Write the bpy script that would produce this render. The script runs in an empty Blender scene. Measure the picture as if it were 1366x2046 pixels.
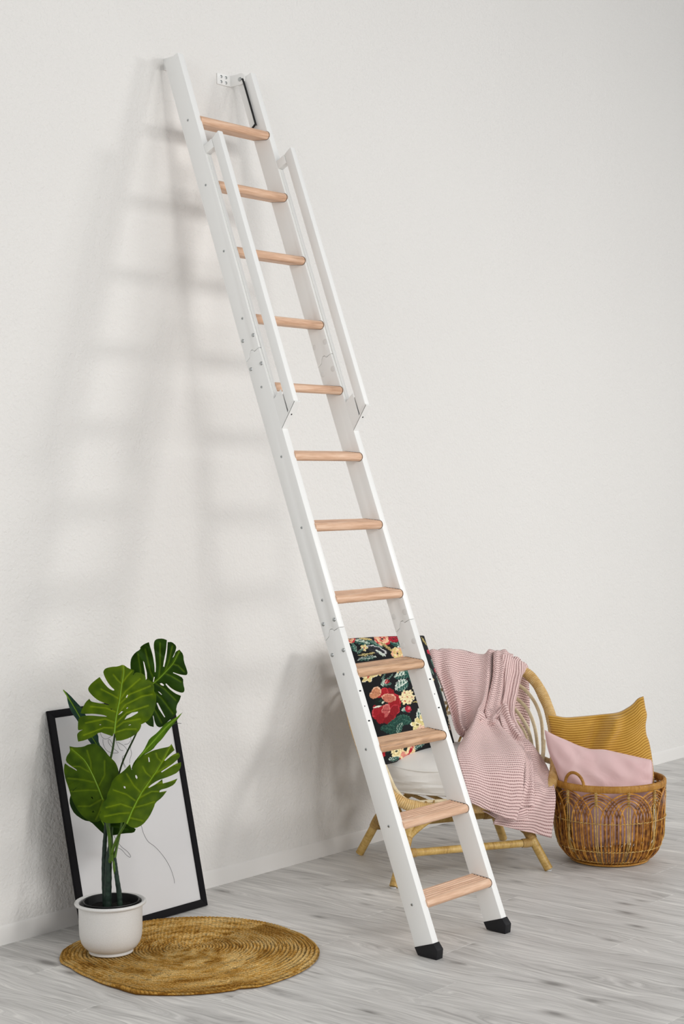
import bpy, bmesh, math, random
import numpy as np
from mathutils import Vector, Matrix
from mathutils.geometry import delaunay_2d_cdt

# ------------------------------------------------------------------ camera, world, lights, exposure
SC = bpy.context.scene
COL = SC.collection
CAM_P = np.array([-3.8869, -4.1742, 1.4503])
F_PX, YAW, PITCH, ROLL = 3194.9, 0.8607, -0.0143, -0.0126
_fw = np.array([math.sin(YAW)*math.cos(PITCH), math.cos(YAW)*math.cos(PITCH), math.sin(PITCH)])
_r = np.array([math.cos(YAW), -math.sin(YAW), 0.0]); _u = np.cross(_r, _fw)
_rt = _r*math.cos(ROLL)+_u*math.sin(ROLL); _up = _u*math.cos(ROLL)-_r*math.sin(ROLL)
cam_d = bpy.data.cameras.new('camera'); cam_o = bpy.data.objects.new('camera', cam_d); COL.objects.link(cam_o)
cam_o.matrix_world = Matrix(((_rt[0], _up[0], -_fw[0], CAM_P[0]), (_rt[1], _up[1], -_fw[1], CAM_P[1]),
                             (_rt[2], _up[2], -_fw[2], CAM_P[2]), (0, 0, 0, 1)))
cam_d.sensor_fit = 'VERTICAL'; cam_d.sensor_height = 36; cam_d.lens = F_PX*36/2046
cam_d.clip_start = .05; cam_d.clip_end = 100
SC.camera = cam_o

SC.view_settings.view_transform = 'Standard'; SC.view_settings.look = 'None'
SC.view_settings.gamma = 1; SC.view_settings.use_curve_mapping = False
SC.view_settings.exposure = 0.04

W = bpy.data.worlds.new('world'); SC.world = W; W.use_nodes = True
W.node_tree.nodes['Background'].inputs[0].default_value = (.97, .985, 1, 1)
W.node_tree.nodes['Background'].inputs[1].default_value = 0.36

def area(name, loc, target, size, sizey, power, col=(1, 1, 1), spread=180):
    d = bpy.data.lights.new(name, 'AREA'); d.shape = 'RECTANGLE'; d.size = size; d.size_y = sizey
    d.energy = power; d.color = col; d.spread = math.radians(spread)
    o = bpy.data.objects.new(name, d); COL.objects.link(o); o.location = loc
    o.rotation_euler = (Vector(target)-Vector(loc)).to_track_quat('-Z', 'Y').to_euler()
    return o
area('lamp_high_softbox', (-1.9, -6.3, 3.7), (.3, 0, 1.9), 1.0, .8, 72, (1, .985, .96))
area('lamp_side_window', (8.6, -9.2, 4.2), (1.7, 0, .45), 2.3, 1.4, 28, (1, .985, .965), 44)
area('lamp_front_fill', (.6, -9.0, 3.2), (.6, 0, 1.5), 5.5, 3.5, 218, (1, .99, .975))  # broad soft fill added behind the camera to lift the wall, no known window
area('lamp_left_fill', (-8.0, -4.2, 2.0), (.4, -.6, 1.2), 3.4, 2.6, 105, (1, .99, .975))  # added fill lamp that brightens the left faces of the rails, no known window

# ------------------------------------------------------------------ helpers
def lin(h):
    h = h.lstrip('#'); v = [int(h[i:i+2], 16)/255 for i in (0, 2, 4)]
    return tuple((c/12.92 if c <= .04045 else ((c+.055)/1.055)**2.4) for c in v)
def lin4(h): return lin(h)+(1,)

class NT:
    """small node-tree writer"""
    def __init__(s, name):
        s.m = bpy.data.materials.new(name); s.m.use_nodes = True; s.t = s.m.node_tree
        s.b = s.t.nodes['Principled BSDF']; s.out = s.t.nodes['Material Output']
    def n(s, kind, **kw):
        nd = s.t.nodes.new(kind)
        for k, v in kw.items():
            if k[0] == '_': nd.inputs[k[1:].replace('_', ' ')].default_value = v
            else: setattr(nd, k, v)
        return nd
    def l(s, a, b): s.t.links.new(a, b)
    def put(s, v, sock):
        if hasattr(v, 'is_output'): s.l(v, sock)
        else: sock.default_value = v
    def math(s, op, a, b=0.0, c=0.0, clamp=False):
        nd = s.t.nodes.new('ShaderNodeMath'); nd.operation = op; nd.use_clamp = clamp
        s.put(a, nd.inputs[0]); s.put(b, nd.inputs[1]); s.put(c, nd.inputs[2]); return nd.outputs[0]
    def coord(s, which='Object'): return s.n('ShaderNodeTexCoord').outputs[which]
    def map(s, vec, scale=(1, 1, 1), loc=(0, 0, 0), rot=(0, 0, 0)):
        nd = s.n('ShaderNodeMapping'); s.l(vec, nd.inputs[0])
        nd.inputs['Scale'].default_value = scale; nd.inputs['Location'].default_value = loc; nd.inputs['Rotation'].default_value = rot
        return nd.outputs[0]
    def noise(s, vec, scale, detail=3, rough=.5, dist=0.0):
        nd = s.n('ShaderNodeTexNoise'); s.l(vec, nd.inputs['Vector'])
        nd.inputs['Scale'].default_value = scale; nd.inputs['Detail'].default_value = detail
        nd.inputs['Roughness'].default_value = rough; nd.inputs['Distortion'].default_value = dist
        return nd.outputs['Fac']
    def ramp(s, fac, stops):
        nd = s.n('ShaderNodeValToRGB'); s.l(fac, nd.inputs[0]); e = nd.color_ramp.elements
        while len(e) < len(stops): e.new(.5)
        for i, (p, c) in enumerate(stops): e[i].position = p; e[i].color = c if len(c) == 4 else tuple(c)+(1,)
        return nd.outputs[0]
    def mix(s, fac, a, b, mode='MIX'):
        nd = s.n('ShaderNodeMix', data_type='RGBA', blend_type=mode)
        s.put(fac, nd.inputs[0]); s.put(a, nd.inputs[6]); s.put(b, nd.inputs[7]); return nd.outputs[2]
    def bump(s, h, strength=.3, dist=.002):
        nd = s.n('ShaderNodeBump'); s.l(h, nd.inputs['Height']); nd.inputs['Strength'].default_value = strength
        nd.inputs['Distance'].default_value = dist; s.l(nd.outputs[0], s.b.inputs['Normal'])
    def base(s, c, rough=.5, spec=.5, **kw):
        s.put(c, s.b.inputs['Base Color']); s.put(rough, s.b.inputs['Roughness']); s.b.inputs['Specular IOR Level'].default_value = spec
        for k, v in kw.items(): s.b.inputs[k.replace('_', ' ')].default_value = v
        return s
    def sep(s, vec):
        nd = s.n('ShaderNodeSeparateXYZ'); s.l(vec, nd.inputs[0]); return nd.outputs

def V3(a): return np.asarray(a, float)

class Mesh:
    def __init__(s): s.v = []; s.f = []; s.uv = []; s.col = []; s.n = 0
    def add(s, V, F, UV=None, C=None):
        V = np.asarray(V, float).reshape(-1, 3)
        s.v.append(V)
        for i, f in enumerate(F):
            s.f.append(tuple(int(k)+s.n for k in f))
            s.uv.append(UV[i] if UV is not None else ((0, 0),)*len(f))
        if C is not None: s.col.append(np.asarray(C, float))
        s.n += len(V); return s
    def box(s, lo, hi):
        x0, y0, z0 = lo; x1, y1, z1 = hi
        return s.add([(x0, y0, z0), (x1, y0, z0), (x1, y1, z0), (x0, y1, z0), (x0, y0, z1), (x1, y0, z1), (x1, y1, z1), (x0, y1, z1)],
                     [(0, 3, 2, 1), (4, 5, 6, 7), (0, 1, 5, 4), (1, 2, 6, 5), (2, 3, 7, 6), (3, 0, 4, 7)])
    def tube(s, P, R, seg=8, closed=False, caps=True, flat=1.0, up=None):
        P = np.asarray(P, float); n = len(P)
        R = np.full(n, R, float) if np.isscalar(R) else np.asarray(R, float)
        if closed: T = np.roll(P, -1, 0)-np.roll(P, 1, 0)
        else: T = np.gradient(P, axis=0)
        T /= np.linalg.norm(T, axis=1)[:, None]+1e-12
        N = np.zeros_like(P)
        a = V3(up) if up is not None else (V3((0, 0, 1)) if abs(T[0][2]) < .9 else V3((1, 0, 0)))
        a = a-T[0]*(a@T[0]); N[0] = a/np.linalg.norm(a)
        for i in range(1, n):
            b = (V3(up) if up is not None else N[i-1]); b = b-T[i]*(b@T[i]); N[i] = b/(np.linalg.norm(b)+1e-12)
        B = np.cross(T, N)
        if closed and up is None:
            b = N[-1]-T[0]*(N[-1]@T[0]); b /= np.linalg.norm(b)
            ang = math.atan2(np.cross(b, N[0])@T[0], b@N[0])
            for i in range(n):
                k = ang*i/n; N[i], B[i] = N[i]*math.cos(k)+B[i]*math.sin(k), B[i]*math.cos(k)-N[i]*math.sin(k)
        th = np.arange(seg)*2*math.pi/seg
        V = P[:, None]+R[:, None, None]*(N[:, None]*np.cos(th)[None, :, None]*flat+B[:, None]*np.sin(th)[None, :, None])
        V = V.reshape(-1, 3)
        L = np.concatenate([[0], np.cumsum(np.linalg.norm(np.diff(P, axis=0), axis=1))])
        Lc = L[-1]+np.linalg.norm(P[0]-P[-1])
        F = []; UV = []
        for i in range(n if closed else n-1):
            j = (i+1) % n; u0, u1 = L[i], (L[i+1] if i+1 < n else Lc)
            for k in range(seg):
                k2 = (k+1) % seg
                F.append((i*seg+k, i*seg+k2, j*seg+k2, j*seg+k))
                a0, a1 = k/seg, (k+1)/seg
                UV.append(((u0, a0), (u0, a1), (u1, a1), (u1, a0)))
        if caps and not closed:
            F.append(tuple(range(seg-1, -1, -1))); UV.append(((0, 0),)*seg)
            F.append(tuple((n-1)*seg+k for k in range(seg))); UV.append(((0, 0),)*seg)
        return s.add(V, F, UV)
    def grid(s, G, UVG=None, C=None, flip=False, wrap=False):
        h, w = G.shape[:2]; F = []; UV = []
        for i in range(h-1):
            for j in range(w if wrap else w-1):
                k = (j+1) % w
                f = (i*w+j, i*w+k, (i+1)*w+k, (i+1)*w+j)
                if flip: f = f[::-1]
                F.append(f)
                if UVG is not None: UV.append(tuple(tuple(UVG[q//w, q % w]) for q in f))
        return s.add(G.reshape(-1, 3), F, UV if UVG is not None else None, C)
    def prism(s, poly, x0, x1, fn=None):
        """closed outline (y,z) pushed along X"""
        n = len(poly)
        V = [(x0, a, b) for a, b in poly]+[(x1, a, b) for a, b in poly]
        F = [tuple(range(n)), tuple(range(2*n-1, n-1, -1))]+[(i, i+n, (i+1) % n+n, (i+1) % n) for i in range(n)]
        if fn: V = [fn(*v) for v in V]
        return s.add(V, F)
    def lathe(s, prof, c=(0, 0, 0), seg=48, flip=False, fn=None):
        th = np.arange(seg)*2*math.pi/seg
        G = np.array([[(c[0]+r*math.cos(a), c[1]+r*math.sin(a), c[2]+z) for a in th] for r, z in prof])
        return s.grid(G, wrap=True, flip=flip)
    def build(s, name, mat, parent=None, smooth=True, bevel=0, bseg=2, solid=0, recalc=False, org=None, angle=35):
        V = np.concatenate(s.v)
        o0 = np.array(parent_org(parent)) if parent is not None else (V3(org) if org is not None else None)
        if o0 is None:
            o0 = np.array([(V[:, 0].min()+V[:, 0].max())/2, (V[:, 1].min()+V[:, 1].max())/2, V[:, 2].min()])
        me = bpy.data.meshes.new(name); me.from_pydata((V-o0).tolist(), [], s.f)
        uvl = me.uv_layers.new(name='UVMap'); flat = [c for f in s.uv for uvp in f for c in uvp]
        uvl.data.foreach_set('uv', flat)
        if s.col:
            C = np.concatenate(s.col); C = np.concatenate([C, np.ones((len(C), 1))], 1)
            ca = me.color_attributes.new('Col', 'FLOAT_COLOR', 'POINT'); ca.data.foreach_set('color', C.ravel())
        if bevel or recalc:
            bm = bmesh.new(); bm.from_mesh(me)
            bmesh.ops.recalc_face_normals(bm, faces=bm.faces)
            if bevel:
                ed = [e for e in bm.edges if len(e.link_faces) == 2 and e.calc_face_angle(0) > math.radians(25)]
                bmesh.ops.bevel(bm, geom=ed, offset=bevel, segments=bseg, affect='EDGES', profile=.5)
            bm.to_mesh(me); bm.free()
        me.materials.append(mat.m if isinstance(mat, NT) else mat)
        o = bpy.data.objects.new(name, me); COL.objects.link(o)
        if smooth:
            me.polygons.foreach_set('use_smooth', [True]*len(me.polygons))
            try: me.set_sharp_from_angle(angle=math.radians(angle))
            except Exception: pass
        if solid:
            md = o.modifiers.new('thickness', 'SOLIDIFY'); md.thickness = solid; md.offset = 0
        o.location = o0 if parent is None else o0-np.array(parent_org(parent))
        if parent is not None: o.parent = parent
        ORG[o.name] = o0
        return o
ORG = {}
def parent_org(p): return ORG[p.name]
def thing(name, loc, label, cat, group=None):
    o = bpy.data.objects.new(name, None); COL.objects.link(o); o.location = loc; o.empty_display_size = .05
    ORG[o.name] = np.array(loc, float); return tag(o, label, cat, group)
def tag(o, label, cat, group=None):
    o['label'] = label; o['category'] = cat
    if group: o['group'] = group
    return o
def lab(o, s): o['label'] = s; return o

def crom(P, n, closed=False):
    """Catmull-Rom through control points, n samples per span"""
    P = np.asarray(P, float); m = len(P)
    if closed: Q = np.concatenate([P[-1:], P, P[:2]]); spans = m
    else: Q = np.concatenate([2*P[:1]-P[1:2], P, 2*P[-1:]-P[-2:-1]]); spans = m-1
    out = []
    for i in range(spans):
        a, b, c, d = Q[i:i+4]
        for k in range(n):
            t = k/n
            out.append(.5*((2*b)+(c-a)*t+(2*a-5*b+4*c-d)*t*t+(3*b-a-3*c+d)*t**3))
    if not closed: out.append(P[-1])
    return np.array(out)
def cgrid(G, nr, nc):
    G = np.asarray(G, float)
    A = np.stack([crom(G[:, j], nr) for j in range(G.shape[1])], 1)
    return np.stack([crom(A[i], nc) for i in range(A.shape[0])], 0)
rng = np.random.default_rng(7); random.seed(7)

# survey helpers: sight lines of the camera, cut by real planes of the room or of an object
def sight(px, py): return _fw+_rt*(px-683)/F_PX-_up*(py-1023)/F_PX
def on_plane(px, py, p0, n):
    d = sight(px, py); t = ((V3(p0)-CAM_P)@V3(n))/(d@V3(n)); return CAM_P+t*d
def at_depth(px, py, D): return CAM_P+sight(px, py)*D
# ------------------------------------------------------------------ materials
def m_simple(name, col, rough=.5, spec=.5, **kw): return NT(name).base(lin4(col), rough, spec, **kw)
m_wall = NT('wall_paint'); _c = m_wall.coord()
_n1 = m_wall.noise(_c, 95, 3, .55, .3); _n2 = m_wall.noise(_c, 30, 2, .5); _n3 = m_wall.noise(_c, 1.2, 2, .5)
m_wall.base(m_wall.ramp(_n3, [(0, lin4('#e3e1de')), (1, lin4('#e8e6e3'))]), .75, .25)
m_wall.bump(m_wall.math('ADD', m_wall.math('MULTIPLY', _n1, .7), m_wall.math('MULTIPLY', _n2, .5)), .9, .006)
m_skirt = m_simple('skirting_paint', '#e6e4e1', .6, .3)

m_plank = NT('whitewashed_floor'); _c = m_plank.coord(); _oi = m_plank.n('ShaderNodeObjectInfo').outputs['Random']
_off = m_plank.n('ShaderNodeCombineXYZ'); m_plank.l(m_plank.math('MULTIPLY', _oi, 37), _off.inputs[0]); m_plank.l(m_plank.math('MULTIPLY', _oi, 91), _off.inputs[1]); m_plank.l(m_plank.math('MULTIPLY', _oi, 53), _off.inputs[2])
_va = m_plank.n('ShaderNodeVectorMath', operation='ADD'); m_plank.l(_c, _va.inputs[0]); m_plank.l(_off.outputs[0], _va.inputs[1]); _v = _va.outputs[0]
_warp = m_plank.noise(m_plank.map(_v, (5, 1.1, 1)), 1.0, 3, .55)
_sp = m_plank.sep(_v)
_gx = m_plank.math('ADD', m_plank.math('MULTIPLY', _sp[0], 1.0), m_plank.math('MULTIPLY', _warp, .22))
_cv = m_plank.n('ShaderNodeCombineXYZ'); m_plank.l(_gx, _cv.inputs[0]); m_plank.l(m_plank.math('MULTIPLY', _sp[1], .03), _cv.inputs[1])
_fine = m_plank.noise(m_plank.map(_cv.outputs[0], (1, 1, 1)), 105, 4, .62)
_str = m_plank.noise(m_plank.map(_v, (22, 1.5, 1)), 1.0, 4, .6)
_brd = m_plank.noise(m_plank.map(_v, (7, .7, 1)), 1.0, 2, .5)
_vor = m_plank.n('ShaderNodeTexVoronoi', voronoi_dimensions='2D'); m_plank.l(m_plank.map(_v, (5.2, 2.0, 1)), _vor.inputs['Vector']); _vor.inputs['Scale'].default_value = 1.0
_knot = m_plank.math('SUBTRACT', 1.0, m_plank.math('MULTIPLY', m_plank.math('ADD', _vor.outputs['Distance'], m_plank.math('MULTIPLY', m_plank.math('SUBTRACT', _warp, .5), .25)), 8.5), clamp=True)
_h = m_plank.math('ADD', m_plank.math('ADD', m_plank.math('MULTIPLY', _fine, .52), m_plank.math('MULTIPLY', _str, .28)), m_plank.math('MULTIPLY', _brd, .20))
_cc = m_plank.ramp(_h, [(.36, lin4('#a3a19f')), (.45, lin4('#c2c0bd')), (.53, lin4('#d3d1ce')), (.64, lin4('#eceae6'))])
_cc = m_plank.mix(m_plank.math('MULTIPLY', m_plank.math('POWER', _knot, 1.5), .8), _cc, lin4('#74716e'))
m_plank.base(_cc, m_plank.math('ADD', .42, m_plank.math('MULTIPLY', _str, .15)), .35); m_plank.bump(_h, .12, .002)

m_white = NT('white_powder_coat'); m_white.base(lin4('#f0f0ee'), .4, .45); m_white.bump(m_white.noise(m_white.coord(), 900, 1), .03, .001)
m_blackrub = m_simple('black_rubber', '#17171a', .6, .3)
m_black = m_simple('black_metal', '#141416', .4, .4)
m_dark = m_simple('dark_slot', '#1c1c1e', .8, .1)
m_chrome = m_simple('zinc_screw', '#b9bcbc', .28, .5, Metallic=1.0)
m_whead = m_simple('white_rivet_cap', '#e4e4e2', .45, .4)

def wood_x(name, cols, seed):
    m = NT(name); c = m.map(m.coord(), (1, 1, 1), (seed, seed*2, seed))
    oi = m.n('ShaderNodeObjectInfo').outputs['Random']
    cm = m.n('ShaderNodeCombineXYZ'); m.l(m.math('MULTIPLY', oi, 23), cm.inputs[1]); m.l(m.math('MULTIPLY', oi, 7), cm.inputs[0])
    va = m.n('ShaderNodeVectorMath', operation='ADD'); m.l(c, va.inputs[0]); m.l(cm.outputs[0], va.inputs[1]); c = va.outputs[0]
    n1 = m.noise(m.map(c, (4, 75, 75)), 1, 3, .6, .6); n2 = m.noise(m.map(c, (22, 300, 300)), 1, 2, .5)
    h = m.math('ADD', m.math('MULTIPLY', n1, .7), m.math('MULTIPLY', n2, .3))
    m.base(m.ramp(h, [(.32, lin4(cols[0])), (.5, lin4(cols[1])), (.66, lin4(cols[2]))]), .5, .35); m.bump(n2, .05, .001); return m
m_tread = wood_x('beech_tread', ('#c0967a', '#dcb496', '#ebcab0'), 0)
m_tread2 = wood_x('grainy_beech_tread', ('#94745a', '#cfa582', '#dfbc9c'), 5)

def rattan(name, cols, wrap=0.0, rough=.45, node=.0, bumpd=.0015):
    m = NT(name); uv = m.coord('UV'); c = m.coord()
    s = m.sep(uv); n1 = m.noise(m.map(c, (1, 1, 1)), 24, 3, .6); n2 = m.noise(m.map(uv, (160, 3, 1)), 1, 2, .5); n3 = m.noise(c, 260, 2, .6)
    h = m.math('ADD', m.math('MULTIPLY', n1, .5), m.math('ADD', m.math('MULTIPLY', n2, .3), m.math('MULTIPLY', n3, .2)))
    col = m.ramp(h, [(.34, lin4(cols[0])), (.5, lin4(cols[1])), (.66, lin4(cols[2]))])
    if wrap:
        w = m.math('ABSOLUTE', m.math('SINE', m.math('MULTIPLY', m.math('ADD', s[0], m.math('MULTIPLY', s[1], wrap*.6)), math.pi/wrap)))
        w2 = m.math('POWER', w, .35)
        col = m.mix(m.math('MULTIPLY', m.math('SUBTRACT', 1.0, w2), .85, clamp=True), col, lin4(cols[3])); m.bump(w2, .8, bumpd)
    else: m.bump(n3, .1, .001)
    if node:
        k = m.math('LESS_THAN', m.math('FRACT', m.math('DIVIDE', m.math('ADD', s[0], m.math('MULTIPLY', n1, .04)), node)), .035)
        col = m.mix(m.math('MULTIPLY', k, .55), col, lin4(cols[0]))
    return m.base(col, rough, .4)
m_hoop = rattan('wrapped_rattan_rim', ('#bf9350', '#dcb676', '#ecd09a', '#8e6631'), .0075, .42)
m_pole = rattan('rattan_pole', ('#a07c3e', '#c7a45e', '#dabb7c'), 0, .38, .19)
m_pale = rattan('pale_peeled_rattan', ('#d8c49c', '#ead9b4', '#f5e9cc'), 0, .45)
m_bind = rattan('rattan_binding', ('#9a7740', '#c09a5a', '#d3b276', '#5e4523'), .0045, .45)
m_fabw = NT('white_cotton'); _c = m_fabw.coord()
m_fabw.base(lin4('#f0eeea'), .85, .15, Sheen_Weight=.2); m_fabw.bump(m_fabw.math('ADD', m_fabw.noise(_c, 9, 3, .5, .8), m_fabw.math('MULTIPLY', m_fabw.noise(_c, 700, 1), .04)), .35, .012)
# ------------------------------------------------------------------ setting
def struct(o): o['kind'] = 'structure'; return o
m = Mesh(); m.box((-4.5, 0, -.1), (8, .12, 4.2)); struct(m.build('wall_back', m_wall, smooth=False))
_prof = [(0.001, 0), (-.0035, 0), (-.0035, .048), (-.003, .056), (-.0012, .062), (.001, .064)]
m = Mesh(); m.prism(_prof, -4.5, 8); struct(m.build('baseboard_back', m_skirt, smooth=True))
m = Mesh(); m.box((-4.5, -8, -.12), (8, .12, -.004)); floor = struct(m.build('floor', m_plank, smooth=False))
PW, PL = .186, 1.22
_plank_me = {}
def plank(x0, y0, L):
    key = round(L, 3)
    if key not in _plank_me:
        g = .0003; b = .0006
        V = []; 
        for z, k in ((-.004, g), (-b, g), (0, g+b)):
            V += [(k, k, z), (PW-k, k, z), (PW-k, L-k, z), (k, L-k, z)]
        F = [(8, 9, 10, 11)]+[(i, (i+1) % 4, (i+1) % 4+4, i+4) for i in range(4)]+[(i+4, (i+1) % 4+4, (i+1) % 4+8, i+8) for i in range(4)]
        me = bpy.data.meshes.new('plank'); me.from_pydata(V, [], F); me.materials.append(m_plank.m); _plank_me[key] = me
    o = bpy.data.objects.new('plank', _plank_me[key]); COL.objects.link(o); o.parent = floor
    o.location = V3((x0, y0, 0))-ORG['floor']
for i in range(-13, 27):
    x0 = .05+i*PW; off = [0, .47, .85, .22, .66, 1.02, .36][i % 7]+.05
    y = -.001
    first = round(PL-off if PL-off > .1 else PL, 2); cuts = [first]
    yy = y-first; plank(x0, yy, first)
    while yy > -3.4: yy -= PL; plank(x0, yy, PL)

# ------------------------------------------------------------------ ladder
TH, B1, B2, DD, WX, WW, T1, WS, STP = 1.2058, .0133, .0118, .0733, .0279, .3941, .1808, .0369, .25
YF, TRT, NOSE = -1.1977, -.0152, -.0035
def lad(x, t, w):
    ja, jb = T1+3.5*STP, T1+7.5*STP
    y, z = YF, 0.0
    for a, b, an in ((0, ja, TH), (ja, jb, TH+B1), (jb, 9, TH+B1+B2)):
        if t <= b:
            y += (t-a)*math.cos(an); z += (t-a)*math.sin(an); break
        y += (b-a)*math.cos(an); z += (b-a)*math.sin(an)
    return (x, y+w*math.sin(an), z-w*math.cos(an))
def find_t(z, w=0.0):
    a, b = 0, 4
    for _ in range(50):
        c = (a+b)/2
        if lad(0, c, w)[2] < z: a = c
        else: b = c
    return a
ladder = thing('loft_ladder', (WW/2, YF+.03, 0), 'tall white folding loft ladder with twelve beech treads leaning on the wall', 'ladder')
tA, tB, tT = T1+3.56*STP, T1+7.49*STP, find_t(2.981)
def seam(t0, up=False):   # stepped joint line from front (w=0) to back (w=DD)
    return [(0, t0+.006), (.026, t0+.002), (.030, t0+.010), (.040, t0+.011), (.048, t0+.002), (.052, t0-.009), (DD, t0-.018)]
def rail_poly(lo, hi):
    a = [(0, lo), (DD, lo)] if not isinstance(lo, list) else lo
    b = [(0, hi), (DD, hi)] if not isinstance(hi, list) else hi
    return a+b[::-1]
def up1(s, d): return [(w, t+d) for w, t in s]
rails = {}
for x0 in (0, WW-WX):
    for k, (lo, hi) in enumerate(((.045, up1(seam(tA), -.0008)), (up1(seam(tA), .0008), up1(seam(tB), -.0008)), (up1(seam(tB), .0008), tT))):
        m = Mesh(); m.prism(rail_poly(lo, hi), x0, x0+WX, lambda x, w, t: lad(x, t, w))
        rails[(x0, k)] = m.build('rail', m_white, ladder, bevel=.0016, bseg=2, recalc=True)
    m = Mesh(); m.prism([(-.002, .052), (DD+.002, .056), (DD-.002, .030), (.004, .001), (-.010, .028)], x0-.0018, x0+WX+.0018, lambda x, w, t: lad(x, t, w))
    m.build('rubber_foot', m_blackrub, ladder, bevel=.0015, recalc=True)
# treads
for i in range(12):
    t = T1+i*STP+TRT; c = V3(lad(0, t, NOSE)); tilt = math.radians(5.5)
    b = np.array([math.cos(tilt), math.sin(tilt)]); n = np.array([-b[1], b[0]])
    R = .0150; prof = []
    for a in np.linspace(-90, 90, 13):
        prof.append((R-R*math.cos(math.radians(a)), R*math.sin(math.radians(a))))
    Ld = .0835
    flat = list(prof)
    for g in range(5):
        g0 = .020+g*.0125
        prof += [(g0-.0030, R), (g0-.0012, R-.0030), (g0+.0012, R-.0030), (g0+.0030, R)]
    prof += [(Ld-.003, R), (Ld, R-.003), (Ld, -R+.003), (Ld-.003, -R)]
    end4 = [(Ld-.003, R), (Ld, R-.003), (Ld, -R+.003), (Ld-.003, -R)]
    P = [(c[1]+s*b[0]+h*n[0], c[2]+s*b[1]+h*n[1]) for s, h in prof]; PG = [(c[1]+s*b[0]+h*n[0], c[2]+s*b[1]+h*n[1]) for s, h in flat+end4]
    m = Mesh(); m.prism(P, WX-.003, WW-WX+.003)
    o = m.build('tread', m_tread2 if i in (2, 3) else m_tread, ladder, recalc=True, angle=28)
    if i == 2: lab(o, 'tread with dark streaky grain in front of the flowered cushion')
    # black gasket round each tread end, sunk against the rail
    for xa, xb in ((WW-WX-.0008, WW-WX+.0005),):
        cs = np.mean(PG, 0); Q = [tuple(cs+(np.array(q)-cs)*(1+.0011/np.linalg.norm(np.array(q)-cs))) for q in PG]
        m = Mesh(); m.prism(Q, xa, xb); m.build('gasket', m_dark, ladder, recalc=True)
def dome(mesh, ctr, ax, r, h, seg=14, rings=4):
    ax = V3(ax); e1 = np.cross(ax, (0, 0, 1.0)); e1 /= np.linalg.norm(e1); e2 = np.cross(ax, e1)
    G = []
    for k in range(rings+1):
        a = k/rings*math.pi/2; rr = r*math.cos(a)+1e-5; hh = h*math.sin(a)
        G.append([V3(ctr)+ax*hh+(e1*math.cos(q)+e2*math.sin(q))*rr for q in np.arange(seg)*2*math.pi/seg])
    mesh.grid(np.array(G), wrap=True)
for i in range(12):
    for x, s in ((0, -1), (WW, 1)):
        p = lad(x, T1+i*STP, WS); m = Mesh(); dome(m, p, (s, 0, 0), .0048, .0014)
        sc = m.build('screw', m_chrome, ladder)
        m = Mesh(); dome(m, V3(p)+V3((s*.0010, 0, 0)), (s, 0, 0), .0019, .0007, 8, 2); m.build('socket', m_dark, sc)
def solve_tw(x, px, py):
    P = on_plane(px, py, (x, 0, 0), (1, 0, 0)); best = None
    for an, t0 in ((TH, 0), (TH+B1, T1+3.5*STP), (TH+B1+B2, T1+7.5*STP)):
        o = V3(lad(0, t0+1e-6, 0)); d = P-o; t = t0+d[1]*math.cos(an)+d[2]*math.sin(an); w = d[1]*math.sin(an)-d[2]*math.cos(an)
        if t >= t0-.01: best = (t, w)
    return best
for px, py in ((667.3, 1238), (645.3, 1247.4), (685.6, 1299), (663.3, 1308.8), (505.4, 669.5), (484.6, 681.5), (521.5, 726), (500.7, 737.8)):
    t, w = solve_tw(0, px, py)
    for x, s, mt, r in ((0, -1, m_chrome, .0068), (WX, 1, m_whead, .0105), (WW-WX, -1, m_whead, .0105), (WW, 1, m_chrome, .0068)):
        m = Mesh(); dome(m, lad(x, t, w), (s, 0, 0), r, .0036 if mt is m_chrome else .0018); m.build('rivet', mt, ladder)
# adjustment slots on the front faces of the lowest segments
for x, pts in ((.011, ((721.3, 1381), (730.7, 1411.6), (738.9, 1441))), (WW-WX+.011, ((860.5, 1358), (870, 1387.5), (878.3, 1414.8)))):
    for k, (px, py) in enumerate(pts):
        t, _ = solve_tw(0 if x < .1 else WW-WX, px-4, py-1)
        w_, h_ = (.0045, .0022) if k != 1 else (.0018, .0018)
        m = Mesh()
        V = [lad(x+sx*w_, t+sy*h_, wz) for wz in (-.0006, .001) for sx, sy in ((-1, -1), (1, -1), (1, 1), (-1, 1))]
        m.add(V, [(0, 1, 2, 3), (4, 7, 6, 5), (0, 4, 5, 1), (1, 5, 6, 2), (2, 6, 7, 3), (3, 7, 4, 0)]); m.build('slot', m_dark, ladder, smooth=False)
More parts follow.
